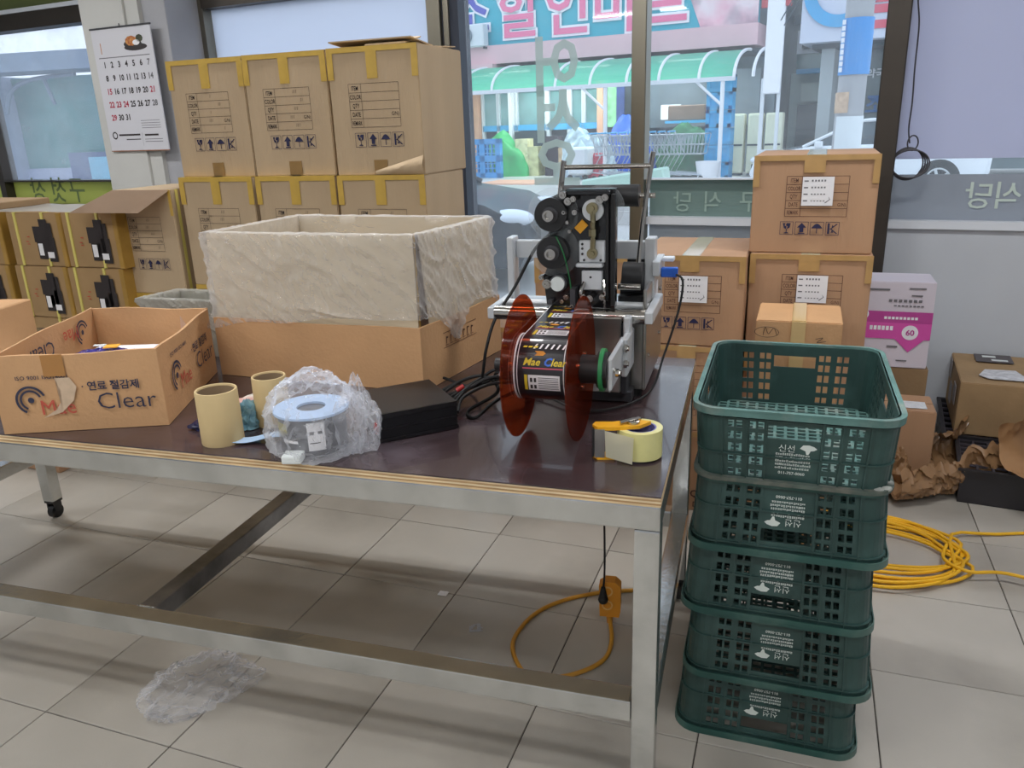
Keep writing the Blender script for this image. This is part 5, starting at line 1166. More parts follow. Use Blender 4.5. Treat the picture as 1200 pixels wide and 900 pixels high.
# printed box, corner to the table edge
MQ = [(.045, .042), (.383, .195), (.205, .58), (-.155, .52)]; MH = .184
mt, Q, c = open_carton('printed_carton', 'open carton printed with a swirl logo and lettering, at the left of the table', MQ, TH+.001, MH, CARD_O, th=.005)
def face_matrix(Q, i, off, inside=False):
    a, d = Q[i], Q[(i+1) % 4]; ex = (d-a).normalized(); n = Vector((ex.y, -ex.x, 0))
    if inside: ex = -ex; a = d; n = -n
    return Matrix(((ex.x, -n.x, 0, a.x+n.x*off), (ex.y, -n.y, 0, a.y+n.y*off), (0, 0, 1, 0), (0, 0, 0, 1))), (Q[(i+1) % 4]-Q[i]).length
NAVY = mat('print_navy', S(50, 52, 74), .7); REDP = mat('print_red', S(190, 84, 66), .7)
def swirl(b, x, z, s):
    for ro, ri, a0, a1 in ((1, .84, .1, 1.35), (.72, .58, .1, 1.35), (.34, .0, 0, 2)):
        n = 22
        for k in range(n):
            t0, t1 = (a0+(a1-a0)*k/n)*PI, (a0+(a1-a0)*(k+1)/n)*PI
            flat(b, [(x+s*ro*math.cos(t0), z+s*ro*math.sin(t0)), (x+s*ro*math.cos(t1), z+s*ro*math.sin(t1)), (x+s*ri*math.cos(t1), z+s*ri*math.sin(t1)), (x+s*ri*math.cos(t0)+1e-5, z+s*ri*math.sin(t0))] if ri else [(x+s*ro*.6*math.cos(t0), z+s*ro*.6*math.sin(t0)), (x+s*ro*.6*math.cos(t1), z+s*ro*.6*math.sin(t1)), (x, z)])
def mae(i, off, xs, z, inside=False, upside=False, k=1.):
    M, L = face_matrix(Q, i, off, inside); par = mt
    bn, br_ = B(), B()
    if not upside:
        swirl(bn, xs, z+.028*k, .034*k); text(br_, 'Mae', xs+.016*k, z-.008*k, .050*k, sx=.95); text(bn, 'Clear', xs+.142*k, z-.002*k, .057*k, sx=1.06, bold=-.008); 
    else:
        swirl(bn, xs, z, .034*k); text(br_, 'Mae', xs-.02, z+.025, .050*k, upside=True); text(bn, 'Clear', xs-.155*k, z+.02, .057*k, upside=True)
    if not inside: text(bn, 'ISO 9001 ISO14001', xs-.025*k, z+.077*k, .0125*k, sx=1.15, bold=.01)
    if not inside: text(bn, '· 연료 절감제', xs+.115*k, z+.046*k, .024*k, sx=1.0, bold=.02)
    for b_, m_, nm in ((bn, NAVY, 'lettering'), (br_, REDP, 'lettering_red')):
        bmesh.ops.transform(b_, matrix=M, verts=b_.verts); o = obj(nm, b_, m_, par)
    return M
M0 = mae(0, .0048, .078, .052); mae(1, .0048, .095, .062, k=1.08); mae(3, .0118, .42, .135, inside=True, upside=True, k=1.0)
b = B(); rect(b, .118, .166, .134, .185); bmesh.ops.transform(b, matrix=M0 @ Matrix.Translation((0, -.0008, 0)), verts=b.verts); obj('tape', b, mat('tape_tan', S(172, 122, 66), .35, coat=.4), mt)
b = B(); pts = [(.128, .13), (.16, .13), (.172, .108), (.160, .075), (.13, .048), (.085, .036), (.118, .055), (.132, .075), (.136, .1)]
flat(b, pts); bmesh.ops.triangulate(b, faces=b.faces[:]); bmesh.ops.transform(b, matrix=M0 @ Matrix.Translation((.012, -.0009, 0)), verts=b.verts); obj('torn_patch', b, mat('torn_paper', S(206, 180, 152), .9, var=.1, vscale=40), mt)
b = B(); bx(b, (.10, .40, TH+.100), (.26, .16, .004), Matrix.Rotation(.35, 4, 'Z')); o = obj('paper_sheet', b, PAPER); tag(o, 'white paper stack lying inside the printed carton', 'paper')
b = B(); bx(b, (.10, .40, TH+.053), (.24, .14, .09), Matrix.Rotation(.35, 4, 'Z')); bevel(b, .004); o = obj('inner_box', b, CARD_IN); tag(o, 'dull inner box that lies under the white paper in the printed carton', 'box')
t = thing('snack_packet', 'purple-blue foil packet with a yellow mark inside the printed carton', 'packet', (.06, .325, TH+.108), .5)
b = B(); bmesh.ops.create_grid(b, x_segments=24, y_segments=16, size=.5, matrix=Matrix.Diagonal((.15, .09, 1, 1)))
for v in b.verts: e = (1-(v.co.x/.075)**4)*(1-(v.co.y/.045)**4); v.co.z = .018*max(0, e)+.007*noise.noise(v.co*60)+.006*v.co.x*3
bmesh.ops.solidify(b, geom=b.faces[:], thickness=.002); obj('foil', b, mat('foil_purple', S(66, 56, 150), .25, .3, var=.3, vscale=30), t, smooth=True)
b = B(); bx(b, (.035, .0, .026), (.035, .03, .002)); obj('yellow_mark', b, YEL, t); b = B(); bx(b, (.0, .02, .026), (.03, .012, .002)); obj('white_mark', b, WHITE_P, t)
b = B(); P = [(.17, .50, TH+.10), (.185, .505, TH+.10), (.20, .52, TH+.12), (.165, .515, TH+.178)]
f = b.faces.new([b.verts.new(p) for p in P]); bmesh.ops.solidify(b, geom=[f], thickness=.001); o = obj('film_corner', b, film('film_pink', S(226, 200, 186), .7, .3, .1, .1)); tag(o, 'pale folded paper corner standing at the back of the printed carton', 'paper')
b = B(); bb(b, -.78, -.40, .36, .62, TH, TH+.012); o = obj('paper_sheet', b, PAPER); tag(o, 'white sheet on the table at the left, behind the printed carton', 'paper')
t = thing('carton', 'brown carton corner at the far left edge of the table', 'box', (-.72, .42, TH+.013), .25); b = B(); bb(b, -.17, .17, 0, .25, .0, .14); bevel(b, .004); obj('carton_body', b, CARD_O, t); b = B(); bb(b, -.17, .2, -.05, .0, .0, .006); obj('flap', b, CARD_O, t)

# paper cores
def core(label, x, y, rz):
    t = thing('paper_core', label, 'cardboard tube', (x, y, TH), rz, None); b = B()
    lathe(b, [(.0385, 0), (.039, .002), (.0385, .113), (.0375, .115), (.0345, .115), (.0335, .113), (.0335, .001), (.0385, 0)], seg=48); obj('tube_wall', b, CORE, t, smooth=True)
    b = B(); lathe(b, [(.0333, .001), (.0333, .111)], seg=40); obj('inner_face', b, CORE_IN, t, smooth=True); return t
c_ = core('nearer of two beige cardboard tubes beside the printed carton', .574, .150, 0); c_.scale = (1.16, 1.16, 1.04); c_ = core('farther beige cardboard tube, half hidden behind the bagged roll', .618, .275, 1)

def crumple(name, label, cat, center, rad, seed, m, sub=5, amp=.22, fold=.12, flat_=True, rz=0, smooth=True, squash=0., shape=None, group=None):
    b = B(); bmesh.ops.create_icosphere(b, subdivisions=sub, radius=1)
    for v in b.verts:
        p = v.co.copy(); q = p*1.2+Vector((seed*3.1, seed, 0))
        r = 1+amp*noise.noise(q)*1.2-fold*abs(noise.noise(p*2.7+Vector((0, seed, 2))))*1.6-fold*.6*abs(noise.noise(p*6+Vector((seed, 0, 0))))-fold*.25*abs(noise.noise(p*14+Vector((0, 0, seed))))
        p *= r
        if shape: p = shape(p)
        z = p.z
        if flat_ and z < -.35: z = -.35-(z+.35)*.06
        v.co = Vector((p.x*rad[0], p.y*rad[1], (z+.36)*rad[2]))
    o = obj(name, b, m, smooth=smooth, loc=center, rz=rz, angle=.5 if smooth else None); return tag(o, label, cat, group)
# bagged tape roll
t = thing('film_roll', 'roll with a pale blue disc lid and printed wrap, inside the clear bag', 'roll', (.795, .175, TH+.004), .3)
b = B(); cyl(b, (0, 0, 0), (0, 0, .082), .070, 48); obj('roll_body', b, mat('roll_dark_grey', S(84, 84, 88), .35, var=.3, vscale=12, coat=.3), t, smooth=True)
b = B(); ring(b, (0, 0, .083), (0, 0, .088), .079, .03, 56); obj('disc_lid', b, mat('lid_pale_blue', S(176, 200, 232), .35), t, smooth=True)
b = B()
def wrap_rect(b, a0, a1, z0, z1, r=.0712, n=8):
    for k in range(n): t0, t1 = a0+(a1-a0)*k/n, a0+(a1-a0)*(k+1)/n; quad(b, (r*math.cos(t0), r*math.sin(t0), z0), (r*math.cos(t1), r*math.sin(t1), z0), (r*math.cos(t1), r*math.sin(t1), z1), (r*math.cos(t0), r*math.sin(t0), z1))
wrap_rect(b, -1.45, -.95, .014, .075); wrap_rect(b, -2.3, -1.75, .03, .036); obj('paper_label', b, PAPER, t)
b = B(); wrap_rect(b, -1.38, -1.26, .05, .056, .0718); wrap_rect(b, -1.15, -1.02, .05, .056, .0718); wrap_rect(b, -2.25, -1.8, .045, .049, .0718); wrap_rect(b, -1.4, -1.1, .03, .032, .0718); obj('label_print', b, INK, t)
b = B(); wrap_rect(b, -2.6, -2.1, .045, .07, .0714); obj('gold_print', b, mat('print_gold', S(150, 140, 70), .5), t)
b = B(); bb(b, -.04, -.0, -.105, -.07, .0, .018); bevel(b, .004, 2); obj('foam_block', b, WHITE_P, t)
BAGM = film('bag_film', S(242, 244, 250), .15, .08, .5, .8, 24, transl=.45)
def bagshape(p):
    return Vector((p.x*(1+.12*max(0, -p.z)), p.y, p.z))
crumple('plastic_bag', 'clear crumpled bag around the blue-lidded roll on the table', 'plastic bag', (.800, .172, TH+.001), (.118, .108, .135), 2, BAGM, 5, .10, .16, shape=bagshape)
crumple('plastic_bag', 'gathered tail of clear bag drooping between the roll and the power box', 'plastic bag', (.893, .195, TH+.001), (.055, .055, .115), 5, BAGM, 4, .25, .35, rz=-.5)
# wrappers between carton and cores
crumple('wrapper', 'white and red crumpled wrapper between printed carton and cardboard tubes', 'wrapper', (.515, .285, TH+.001), (.05, .10, .03), 7, mat('wrapper_white', S(226, 220, 210), .35, var=.9, vscale=14, col2=S(196, 70, 56)), 4, .3, .3, rz=.3)
crumple('wrapper', 'teal-grey shiny wrapper behind the nearer cardboard tube', 'wrapper', (.572, .235, TH+.001), (.035, .04, .05), 9, mat('wrapper_teal', S(120, 164, 180), .2, var=.3, vscale=16, coat=.5), 4, .3, .3)
crumple('wrapper', 'small dark blue wrapper scrap at the corner of the printed carton', 'wrapper', (.485, .205, TH+.001), (.045, .03, .02), 4, mat('wrapper_navy', S(36, 40, 80), .3, var=.4, vscale=20), 3, .3, .3, rz=.4)
b = B(); bmesh.ops.create_grid(b, x_segments=20, y_segments=6, size=.5, matrix=Matrix.Diagonal((.12, .032, 1, 1)))
for v in b.verts: v.co.z = .012+.006*math.sin(v.co.x*40)
bmesh.ops.solidify(b, geom=b.faces[:], thickness=.001); o = obj('blue_strip', b, mat('strip_pale_blue', S(178, 204, 234), .3), loc=(.665, .165, TH), rz=.35, smooth=True); tag(o, 'pale blue glossy strip lying between nearer tube and bagged roll', 'strip')

# tape dispenser
dp = on_table(752, 533); t = thing('tape_dispenser', 'yellow hand tape dispenser holding a cream roll, near the table corner', 'tape dispenser', (dp.x-.004, dp.y-.004, TH), .18); t.scale = (1.1, 1.1, 1.2)
b = B(); ring(b, (0, 0, .004), (0, 0, .052), .041, .030, 56); r_ = obj('tape_roll', b, TAPE_ROLL, t, smooth=True)
b = B(); ring(b, (0, 0, .003), (0, 0, .0515), .0302, .0275, 48); obj('core_ring', b, mat('core_print', S(205, 205, 215), .6, var=.9, vscale=30, col2=S(90, 90, 180)), r_)
b = B(); prism_z(b, [(-.085, -.012), (-.075, -.026), (-.045, -.024), (.0, -.012), (.02, .012), (-.01, .02), (-.05, .004), (-.08, .002)], .052, .058); bevel(b, .0015); obj('top_arm', b, YEL, t)
b = B(); prism_z(b, [(-.085, -.012), (-.075, -.026), (-.045, -.024), (-.04, -.01), (-.08, .002)], .0, .006); obj('bottom_arm', b, YEL, t)
b = B(); cyl(b, (-.012, 0, .052), (-.012, 0, .062), .012, 20); tube(b, [(-.035, -.012, .062), (-.005, .008, .064), (.0, .012, .060)], .003, 6); obj('spring_clip', b, CHROME, t, smooth=True)
b = B(); bb(b, -.085, -.081, -.024, .0, .004, .054); obj('front_plate', b, BLACK, t); b = B(); bb(b, -.080, -.062, -.026, -.024, .004, .054); obj('blade', b, STAIN, t)
b = B(); A_ = [(-.062, -.026, .052), (-.010, -.046, .048), (-.012, -.048, -.0+.002), (-.06, -.028, .006)]; f = b.faces.new([b.verts.new(p) for p in A_]); bmesh.ops.solidify(b, geom=[f], thickness=.0016); obj('flap', b, mat('flap_cream', S(232, 228, 206), .5), t)

# ------------------------------------------------------------------ under and behind the table
t = thing('extension_socket', 'orange extension socket standing on the tiles under the table', 'socket', (1.297, .800, 0), .15)
b = B(); prism(b, [(-.028, .0), (.028, .0), (.032, .02), (.032, .10), (.016, .115), (-.012, .115), (-.03, .10)], -.018, .018); bevel(b, .003, 2); bmesh.ops.translate(b, vec=(0, 0, .03), verts=b.verts); obj('housing', b, ORANGE, t)
b = B(); cyl(b, (0, 0, .035), (0, 0, .0), .012, 16, r2=.008); obj('strain_relief', b, ORANGE, t, smooth=True)
for z in (.07, .115):
    b = B(); ring(b, (-.006, -.018, z), (-.006, -.021, z), .016, .012, 24); obj('socket_face', b, mat('orange_pale', S(224, 176, 104), .5), t)
P = [Vector((*p, .006)) for p in ((1.297, .797), (1.325, .70), (1.318, .61), (1.25, .53), (1.16, .495), (1.10, .54), (1.058, .63), (1.075, .76), (1.14, .86), (1.25, .94), (1.40, 1.0), (1.60, 1.08), (1.78, 1.20), (1.95, 1.32), (2.06, 1.42))]
P[0].z = .02
b = B(); tube(b, P, .0062, 8); o = obj('extension_lead', b, CORD_O, smooth=True); tag(o, 'orange-yellow cord looping on the tiles under the table', 'cord')
t = thing('hanging_plug', 'black plug and cord hanging from the table into the orange socket', 'plug', (1.283, .775, .09)); b = B(); tube(b, [(0, 0, .03), (.004, 0, .1), (.0, .01, .25), (-.01, .02, .45), (-.01, .03, .60)], .003, 6); obj('cord', b, RUBBER, t, smooth=True)
b = B(); cyl(b, (0, 0, 0), (0, 0, .04), .014, 14, r2=.006); bmesh.ops.create_icosphere(b, subdivisions=2, radius=.015); obj('plug_head', b, RUBBER, t, smooth=True)
FBM = film('floor_bag_film', S(244, 245, 250), .09, .08, .42, .8, 22, transl=.5)
crumple('plastic_bag', 'clear crumpled bag lying on the floor tiles under the lower rail', 'plastic bag', (.345, .168, .0), (.115, .16, .085), 11, FBM, 5, .30, .30, rz=-.55)
for k, (x, y, s, l) in enumerate(((.765, .79, .03, 'small white paper tab on the tiles under the table'), (.935, .655, .045, 'torn white film scrap on the tiles beside the orange cord'))):
    b = B(); bmesh.ops.create_grid(b, x_segments=8, y_segments=8, size=.5, matrix=Matrix.Diagonal((s, s*.8, 1, 1)))
    if k: bmesh.ops.delete(b, geom=[f for f in b.faces if noise.noise(f.calc_center_median()*80) < -.12], context='FACES')
    for v in b.verts: v.co.z = .003+.004*abs(noise.noise(v.co*70)); 
    bmesh.ops.solidify(b, geom=b.faces[:], thickness=.0006); o = obj('paper_scrap', b, PAPER if k == 0 else film('scrap_film', S(220, 224, 232), .6, .3, .3, .3), loc=(x, y, 0), rz=.4*k); tag(o, l, 'scrap')
t = thing('flat_carton', 'low brown carton on the floor far left behind the table leg', 'box', (-1.48, 1.165, 0)); carton_body(.436, .11, .16, CARD_R, par=t)
# yellow cord coil at the right
P = []; rnd = random.Random(5)
for k in range(9*14):
    a = 2*PI*k/14+.3; lap = k//14; rx = .27+.035*math.sin(lap*2.3)+.012*rnd.uniform(-.4, .4); ry = .185+.045*math.sin(lap*1.7+1)
    P.append(Vector((2.04+rx*math.cos(a)+.015*math.sin(lap*3), 1.45+ry*math.sin(a)+.035*math.cos(lap*2), .007+.004*(lap % 5)+.003*rnd.random())))
P += [Vector((2.3, 1.60, .02)), Vector((2.45, 1.67, .007)), Vector((2.75, 1.78, .007)), Vector((3.2, 1.9, .007))]
b = B(); tube(b, P, .0056, 8, n=3); o = obj('cord_coil', b, CORD, smooth=True); tag(o, 'yellow extension cord coiled on the floor right of the crates', 'cord')
b = B(); tube(b, [Vector((x, y, .030)) for x, y in ((2.27, 1.50), (2.25, 1.40), (2.31, 1.34), (2.42, 1.36), (2.6, 1.30), (2.9, 1.22))], .0056, 8); o = obj('cord_tail', b, CORD, smooth=True); tag(o, 'yellow cord end running from the coil to the right edge', 'cord')

# small carton above the crate, pink box, cartons by the wall
def plain(name, label, cat, loc, rz, w, d, h, m, seam=True, tape=None, group=None):
    t = thing(name, label, cat, loc, rz, group); carton_body(w, d, h, m, par=t, seed=loc[0]*7)
    if seam: b = B(); bb(b, -w/2+.003, w/2-.003, d/2-.001, d/2+.001, h, h+.0022); obj('seam', b, CARD_D, t)
    if tape: b = B(); bb(b, -.024, .024, -.003, d, h, h+.0035); bb(b, -.024, .024, -.0045, -.0025, h*.55, h+.003); obj('tape', b, tape, t)
    return t
sx0 = on_v(888, 365, 0, 1.36); sx1 = on_v(988, 368, 0, 1.36)
t = thing('carton', 'small orange-brown carton with scribbled marks and clear tape, behind the open crate', 'box', ((sx0[0]+sx1[0])/2, 1.30, .0), 0)
hh = on_v(935, 364, 0, 1.45)[2]; w = sx1[0]-sx0[0]; carton_body(w, .25, hh, CARD_O, par=t)
b = B(); bb(b, -.02, .02, -.0045, .0, hh-.2, hh); bb(b, -.02, .02, 0, .25, hh, hh+.0035); obj('tape', b, mat('tape_clear_tan', S(212, 182, 130), .25, coat=.4), t)
b = B(); tube(b, [(-.09+.035*math.cos(a), -.005, hh-.035+.016*math.sin(a)) for a in [i*.6 for i in range(12)]], .0007, 4); tube(b, [(-.1, -.005, hh-.045), (-.095, -.005, hh-.02), (-.085, -.005, hh-.04), (-.07, -.005, hh-.022), (-.06, -.005, hh-.045)], .0008, 4); tube(b, [(.05, -.005, hh-.05), (.07, -.005, hh-.045), (.055, -.005, hh-.06), (.08, -.005, hh-.055)], .0008, 4); obj('scribble', b, INK, t)
pz = .53
YP = 2.28; pq = on_v(1042, 430, 0, YP); x_ = pq[0]; zb_ = pq[2]
ztop = on_v(1046, 330, 0, YP)[2]; wpx = on_v(1072, 400, 0, YP)[0]-on_v(1008, 400, 0, YP)[0]
plain('carton', 'plain tan carton standing on the floor under the pink and white box', 'box', (x_+.01, YP, 0), 0, .27, .26, zb_-.002, CARD_D)
t = thing('pink_box', 'white product box with a bright pink band, leaning by the bronze post', 'box', (x_-.01, YP, zb_), 0); h = ztop-zb_; w = .29
carton_body(w, .2, h, mat('box_lilac_white', S(214, 206, 216), .5), par=t, bulge=.001)
b = B(); rect(b, -w/2, w/2, h*.34, h*.66, -.003); bx(b, (.07, -.003, h*.34), (.075, .0004, .075), Matrix.Rotation(.785, 4, 'Y')); obj('pink_band', b, mat('band_pink', S(216, 84, 172), .4), t)
b = B(); rect(b, -w/2, w/2, h*.53, h*.66, -.0034); obj('deep_band', b, mat('band_magenta', S(186, 70, 150), .4), t)
b = B(); cyl(b, (.07, -.0034, h*.42), (.07, -.0042, h*.42), .030, 28); cyl(b, (-.11, -.0036, h*.62), (-.11, -.0044, h*.62), .022, 24); obj('white_disc', b, WHT, t)
b = B(); text(b, '60', .07, h*.42-.011, .032, -.0048, align='CENTER', bold=.03); obj('lettering', b, mat('band_magenta', S(0, 0, 0)), t)
b = B()
for k in range(8): rect(b, .0+.014*k, .010+.014*k, h*.72, h*.735, -.0036)
for k in range(7): rect(b, -.02+.018*k, -.008+.018*k, h*.77, h*.80, -.0036); 
rect(b, -.11, -.02, h*.90, h*.92, -.0036); rect(b, .05, .11, h*.92, h*.935, -.0036); rect(b, .06, .1, h*.84, h*.855, -.0036); rect(b, -.01, .03, h*.24, h*.26, -.0036); rect(b, .03, .07, h*.08, h*.095, -.0036); obj('printed_lines', b, INK_GREY, t)
b = B()
for k in range(9): rect(b, -.03+.014*k, -.02+.014*k, h*.57, h*.60, -.0040)
for k in range(6): rect(b, -.08+.015*k, -.069+.015*k, h*.44, h*.49, -.0040)
obj('white_lettering', b, WHT, t)
YS = 2.0; q1 = on_v(1050, 500, 0, YS); q2 = on_v(1096, 500, 0, YS); zt_ = on_v(1070, 482, 0, YS)[2]; w = .28
t = plain('carton', 'small reddish-brown carton with a white slip, on the floor behind the crates', 'box', (q2[0]-w/2, YS, 0), 0, w, .2, zt_, CARD_R)
b = B(); bx(b, (.05, .07, zt_+.003), (.12, .08, .001)); obj('white_slip', b, mat('slip_white', S(225, 228, 230), .4, var=.15, vscale=50), t)
t = thing('carton', 'brown carton with raised flap standing behind the small reddish one', 'box', (q2[0]-.16, YS, 0), 0); 
b = B(); bb(b, -.12, .12, .28, .34, 0, zt_*.98); bevel(b, .002); obj('carton_body', b, CARD_D, t); b = B(); quad(b, (-.12, .28, zt_*.98), (.09, .28, zt_*.98), (.06, .30, zt_+.07), (-.12, .30, zt_+.07)); bmesh.ops.solidify(b, geom=b.faces[:], thickness=.003); obj('flap', b, CARD_D, t)
# black trays on the right
TR = mat('tray_black', S(44, 42, 46), .5, var=.2, vscale=5)
def tray(label, x, y, rz, w=.62, d=.46, h=.14):
    t = thing('black_tray', label, 'tray', (x, y, 0), rz, None)
    b = B()
    for q in ((-w/2, w/2, 0, .004), (-w/2, w/2, d-.004, d), (-w/2, -w/2+.004, .004, d-.004), (w/2-.004, w/2, .004, d-.004)): bb(b, *q, 0, h)
    bb(b, -w/2, w/2, 0, d, 0, .004); obj('tray_wall', b, TR, t)
    b = B()
    for q in ((-w/2-.012, w/2+.012, -.012, .002), (-w/2-.012, w/2+.012, d-.002, d+.012), (-w/2-.012, -w/2+.002, 0, d), (w/2-.002, w/2+.012, 0, d)): bb(b, *q, h-.004, h+.004)
    obj('rim', b, TR, t)
    b = B(); n = 12
    for i in range(n+1): x_ = -w/2+w*i/n; bb(b, x_-.004, x_+.004, 0, d, h-.006, h+.002)
    for i in range(8): y_ = d*i/7; bb(b, -w/2, w/2, y_-.004, y_+.004, h-.005, h+.003)
    obj('lattice', b, mat('tray_lattice', S(70, 66, 74), .5), t, kind='stuff'); return t
p = on_z(1122, 592, 0); tray('black lattice tray on the floor, right edge, in front of the big carton', p[0]+.31, p[1], math.radians(-6), h=.135, d=.30)
tray('black lattice tray standing against the wall under the big carton', 2.68, 2.215, math.radians(-5), w=.66, h=.145, d=.46)
p = on_z(1118, 509, .152); q = on_z(1093, 466, .152)
H_ = on_v(1126, 449, 0, p[1])[2]-.152
t = thing('carton', 'big worn brown carton with torn white slip on the black tray by the wall', 'box', (p[0]+.27, p[1], .150), math.radians(-4)); W_ = .54; D_ = .45
carton_body(W_, D_, H_, mat('cardboard_worn', S(166, 136, 98), .8, var=.16, vscale=5, bump=.15, bscale=50), par=t, bulge=.006)
b = B(); flat_pts = [(-.2, .10), (-.17, .19), (-.06, .20), (-.04, .13), (.06, .11), (.12, .10), (.10, .05), (-.02, .06), (-.17, .06)]
prism_z(b, flat_pts, H_+.006, H_+.008); obj('torn_slip', b, mat('slip_torn', S(214, 214, 218), .5, var=.25, vscale=40), t)
b = B(); rect(b, 0, .01, 0, .01); b.free(); b = B()
b.free(); b = B(); bb(b, .09, .23, D_-.14, D_-.02, H_+.006, H_+.0075); obj('printed_panel', b, mat('ink_dark_grey', S(92, 86, 88), .6), t); b = B(); bb(b, -.19, -.05, D_-.14, D_-.02, H_+.006, H_+.0075)
pt_ = obj('printed_panel', b, mat('ink_dark_grey', S(92, 86, 88), .6), t)
b = B()
for x in (-.16, .12): bb(b, x, x+.05, D_-.07, D_-.045, H_+.0075, H_+.009); bb(b, x+.03, x+.09, D_-.12, D_-.10, H_+.0075, H_+.009)
obj('print_marks', b, WHITE_P, pt_)
b = B()
for y, z in ((.06, .16), (.2, .12), (.3, .2)): bb(b, -W_/2-.009, -W_/2-.006, y, y+.08, z-.06, z+.02)
obj('side_print', b, mat('ink_silver', S(140, 132, 130), .5), t)
b = B(); quad(b, (.10, -.004, H_+.004), (.27, -.004, H_+.004), (.27, .10, H_+.02), (.16, .04, H_+.02)); bmesh.ops.solidify(b, geom=b.faces[:], thickness=.003); obj('corner_flap', b, CARD_D, t)
# kraft paper
def sheet(name, label, loc, rz, w, l, seed, m, roll=.07, zamp=.03, n=64):
    b = B(); g = []
    for i in range(n+1):
        row = []
        for j in range(n+1):
            u, v = i/n-.5, j/n-.5
            a = v*4.6; x = u*l; r = roll*(1+.35*noise.noise(Vector((u*3, v*2, seed)))+.5*u)
            y = r*math.sin(a)*(1.1); z = r*(1-math.cos(a))*.9+.25*abs(u)*.08
            k = Vector((u*7+seed, v*7, 1)); f = abs(noise.noise(k))*zamp+abs(noise.noise(k*2.3))*zamp*.5
            row.append(b.verts.new((x+f*.6+.03*noise.noise(Vector((v*5, seed, u*2))), y+f-.02, max(.002, z+f*.8))))
        g.append(row)
    for i in range(n):
        for j in range(n): b.faces.new((g[i][j], g[i+1][j], g[i+1][j+1], g[i][j+1]))
    o = obj(name, b, m, loc=loc, rz=rz, smooth=True, angle=.35); return tag(o, label, 'paper')
p = on_z(1100, 583, 0)
sheet('kraft_paper', 'crumpled brown kraft paper on the floor in front of the small cartons', (p[0]+.0, p[1]+.07, .0), .62, .40, .5, 3, KRAFT, .105, .055)
crumple('kraft_paper', 'balled kraft paper end tucked beside the crate stack', 'paper', (p[0]-.16, p[1]+.08, 0), (.08, .07, .13), 13, KRAFT, 5, .3, .3, smooth=True)
p = on_z(1190, 560, .14)
sheet('kraft_paper', 'flat stiff kraft paper piece leaning on the black tray at the right edge', (p[0]+.16, p[1]+.10, .142), .5, .36, .4, 9, mat('kraft_smooth', S(168, 128, 88), .6, var=.08, vscale=6), .13, .01)
# cable on the wall
u0_, z0_ = wu(1076, 0, .03); pts = []
for px, py in ((1077, -30), (1076, 0), (1077, 30), (1072, 80), (1069, 120), (1065, 150), (1066, 168)): u, z = wu(px, py, .05); pts.append((u, -.05, z))
b = B(); tube(b, pts, .0035, 6); uc_, zc_ = wu(1063, 192, .05)
for k in range(4):
    a0 = k*.7; cc = [(uc_+.004*k+(.060+.004*k)*math.cos(a), -.05-.006*k, zc_+(.066-.003*k)*math.sin(a)) for a in [a0+i*2*PI/14 for i in range(14)]]; tube(b, cc, .0036, 6, n=3, closed=True)
tube(b, [(uc_+.012+.02*math.cos(a), -.06, zc_+.085+.03*math.sin(a)) for a in [i*2*PI/10 for i in range(10)]], .0033, 6, n=3, closed=True)
o = obj('hanging_cable', b, mat('cable_grey', S(58, 56, 60), .5), smooth=True); o.matrix_world = WM; tag(o, 'dark cable with a coiled end hanging beside the bronze post', 'cable')

# calendar on the pillar
ul, zl = wu(102, 36, .33); ur, zr = wu(171, 28, .33); ubl, zbl = wu(130, 177, .33); wC = ur-ul; hC = (zl+zr)/2-zbl
# squared up to the wall: the sheet hangs from a bar
cal = thing('wall_calendar', 'white month calendar with a food bowl picture, hanging on the pillar', 'calendar', WM @ Vector(((ul+ubl)/2+.02, -.326, zbl)), WA)
w = wC*1.0; h = hC
b = B(); bb(b, 0, w, -.006, 0, .0, h); obj('sheet', b, mat('calendar_paper', S(204, 203, 208), .6), cal); b = B(); bb(b, -.003, w+.003, -.010, .002, h-.003, h+.006); cyl(b, (w/2, -.004, h), (w/2, -.004, h+.02), .003, 8); obj('top_bar', b, DGREY, cal)
b = B(); bb(b, .0, w, -.0075, 0, -.004, .001); obj('bottom_edge', b, mat('edge_rust', S(150, 100, 70), .6), cal)
bk, brd, bgr = B(), B(), B(); cw = w*.86/7; x0 = w*.09
reds = {15, 21, 22, 23, 24, 29}; faint = {7, 14, 28}
for d in range(1, 32):
    c_, r_ = (d-1) % 7, (d-1)//7; x = x0+cw*(c_+.5); z = h*.69-r_*h*.108
    text(bgr if d in faint else brd if d in reds else bk, str(d), x, z, h*.066, -.0064, align='CENTER', bold=.035, sx=.95)
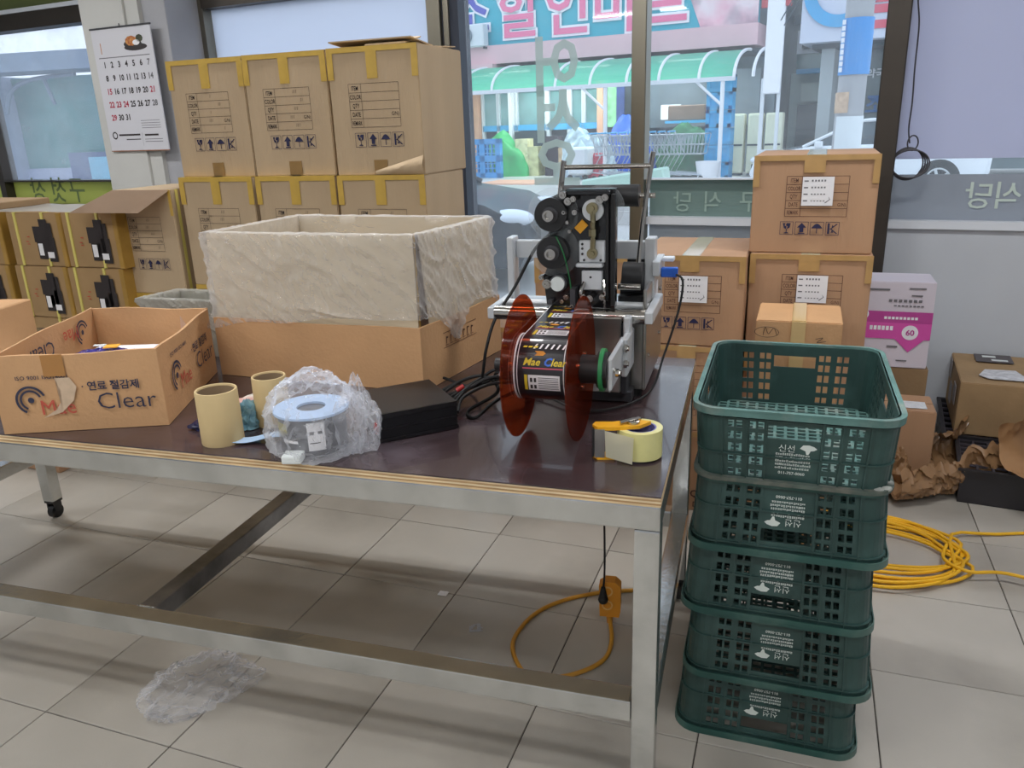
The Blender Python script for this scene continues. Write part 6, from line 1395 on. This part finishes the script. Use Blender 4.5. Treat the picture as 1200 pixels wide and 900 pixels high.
rect(bgr, w*.07, w*.93, h*.765, h*.772, -.0064)
for k in range(4): rect(bgr, w*.60, w*.92, h*(.245-.02*k), h*(.249-.02*k), -.0064)
rect(bk, w*.18, w*.55, h*.125, h*.14, -.0064); rect(bk, w*.3, w*.55, h*.09, h*.098, -.0064); rect(bk, w*.63, w*.86, h*.12, h*.135, -.0064); rect(bgr, w*.58, w*.583, h*.04, h*.15, -.0064); rect(bgr, w*.62, w*.92, h*.09, h*.095, -.0064); rect(bgr, w*.62, w*.92, h*.07, h*.075, -.0064)
ring(bk, (w*.11, -.0062, h*.13), (w*.11, -.0066, h*.13), w*.045, w*.03, 20)
obj('dates', bk, INK, cal); obj('red_dates', brd, mat('ink_crimson', S(170, 50, 70), .6), cal); obj('faint_print', bgr, INK_GREY, cal)
b = B(); text(b, '1', w*.10, h*.80, h*.13, -.0064, sx=.7); obj('month_number', b, mat('ink_ochre', S(190, 130, 80), .6), cal)
bowl = [(w*(.72+.19*math.cos(a)), h*(.835+.028*math.sin(a))) for a in [i*2*PI/20 for i in range(20)]]
b = B(); flat(b, bowl, -.0064); flat(b, [(w*(.68+.15*math.cos(a)), h*(.86+.035*math.sin(a))) for a in [i*2*PI/16 for i in range(16)]], -.0067); pic = obj('bowl_picture', b, mat('pic_dark', S(52, 46, 46), .6), cal)
b = B(); flat(b, [(w*(.66+.10*math.cos(a)), h*(.885+.04*math.sin(a))) for a in [i*2*PI/9 for i in range(9)]], -.0069); obj('food_picture', b, mat('pic_food', S(206, 150, 80), .6, var=.6, vscale=60, col2=S(150, 60, 40)), pic)
b = B(); flat(b, [(w*(.74+.06*math.cos(a)), h*(.87+.022*math.sin(a))) for a in [i*2*PI/9 for i in range(9)]], -.0071); obj('rice_picture', b, PAPER, pic)
b = B(); flat(b, [(w*(.80+.06*math.cos(a)), h*(.90+.03*math.sin(a))) for a in [i*2*PI/9 for i in range(9)]], -.0071); obj('greens_picture', b, mat('pic_greens', S(66, 70, 50), .6, var=.4, vscale=60), pic)
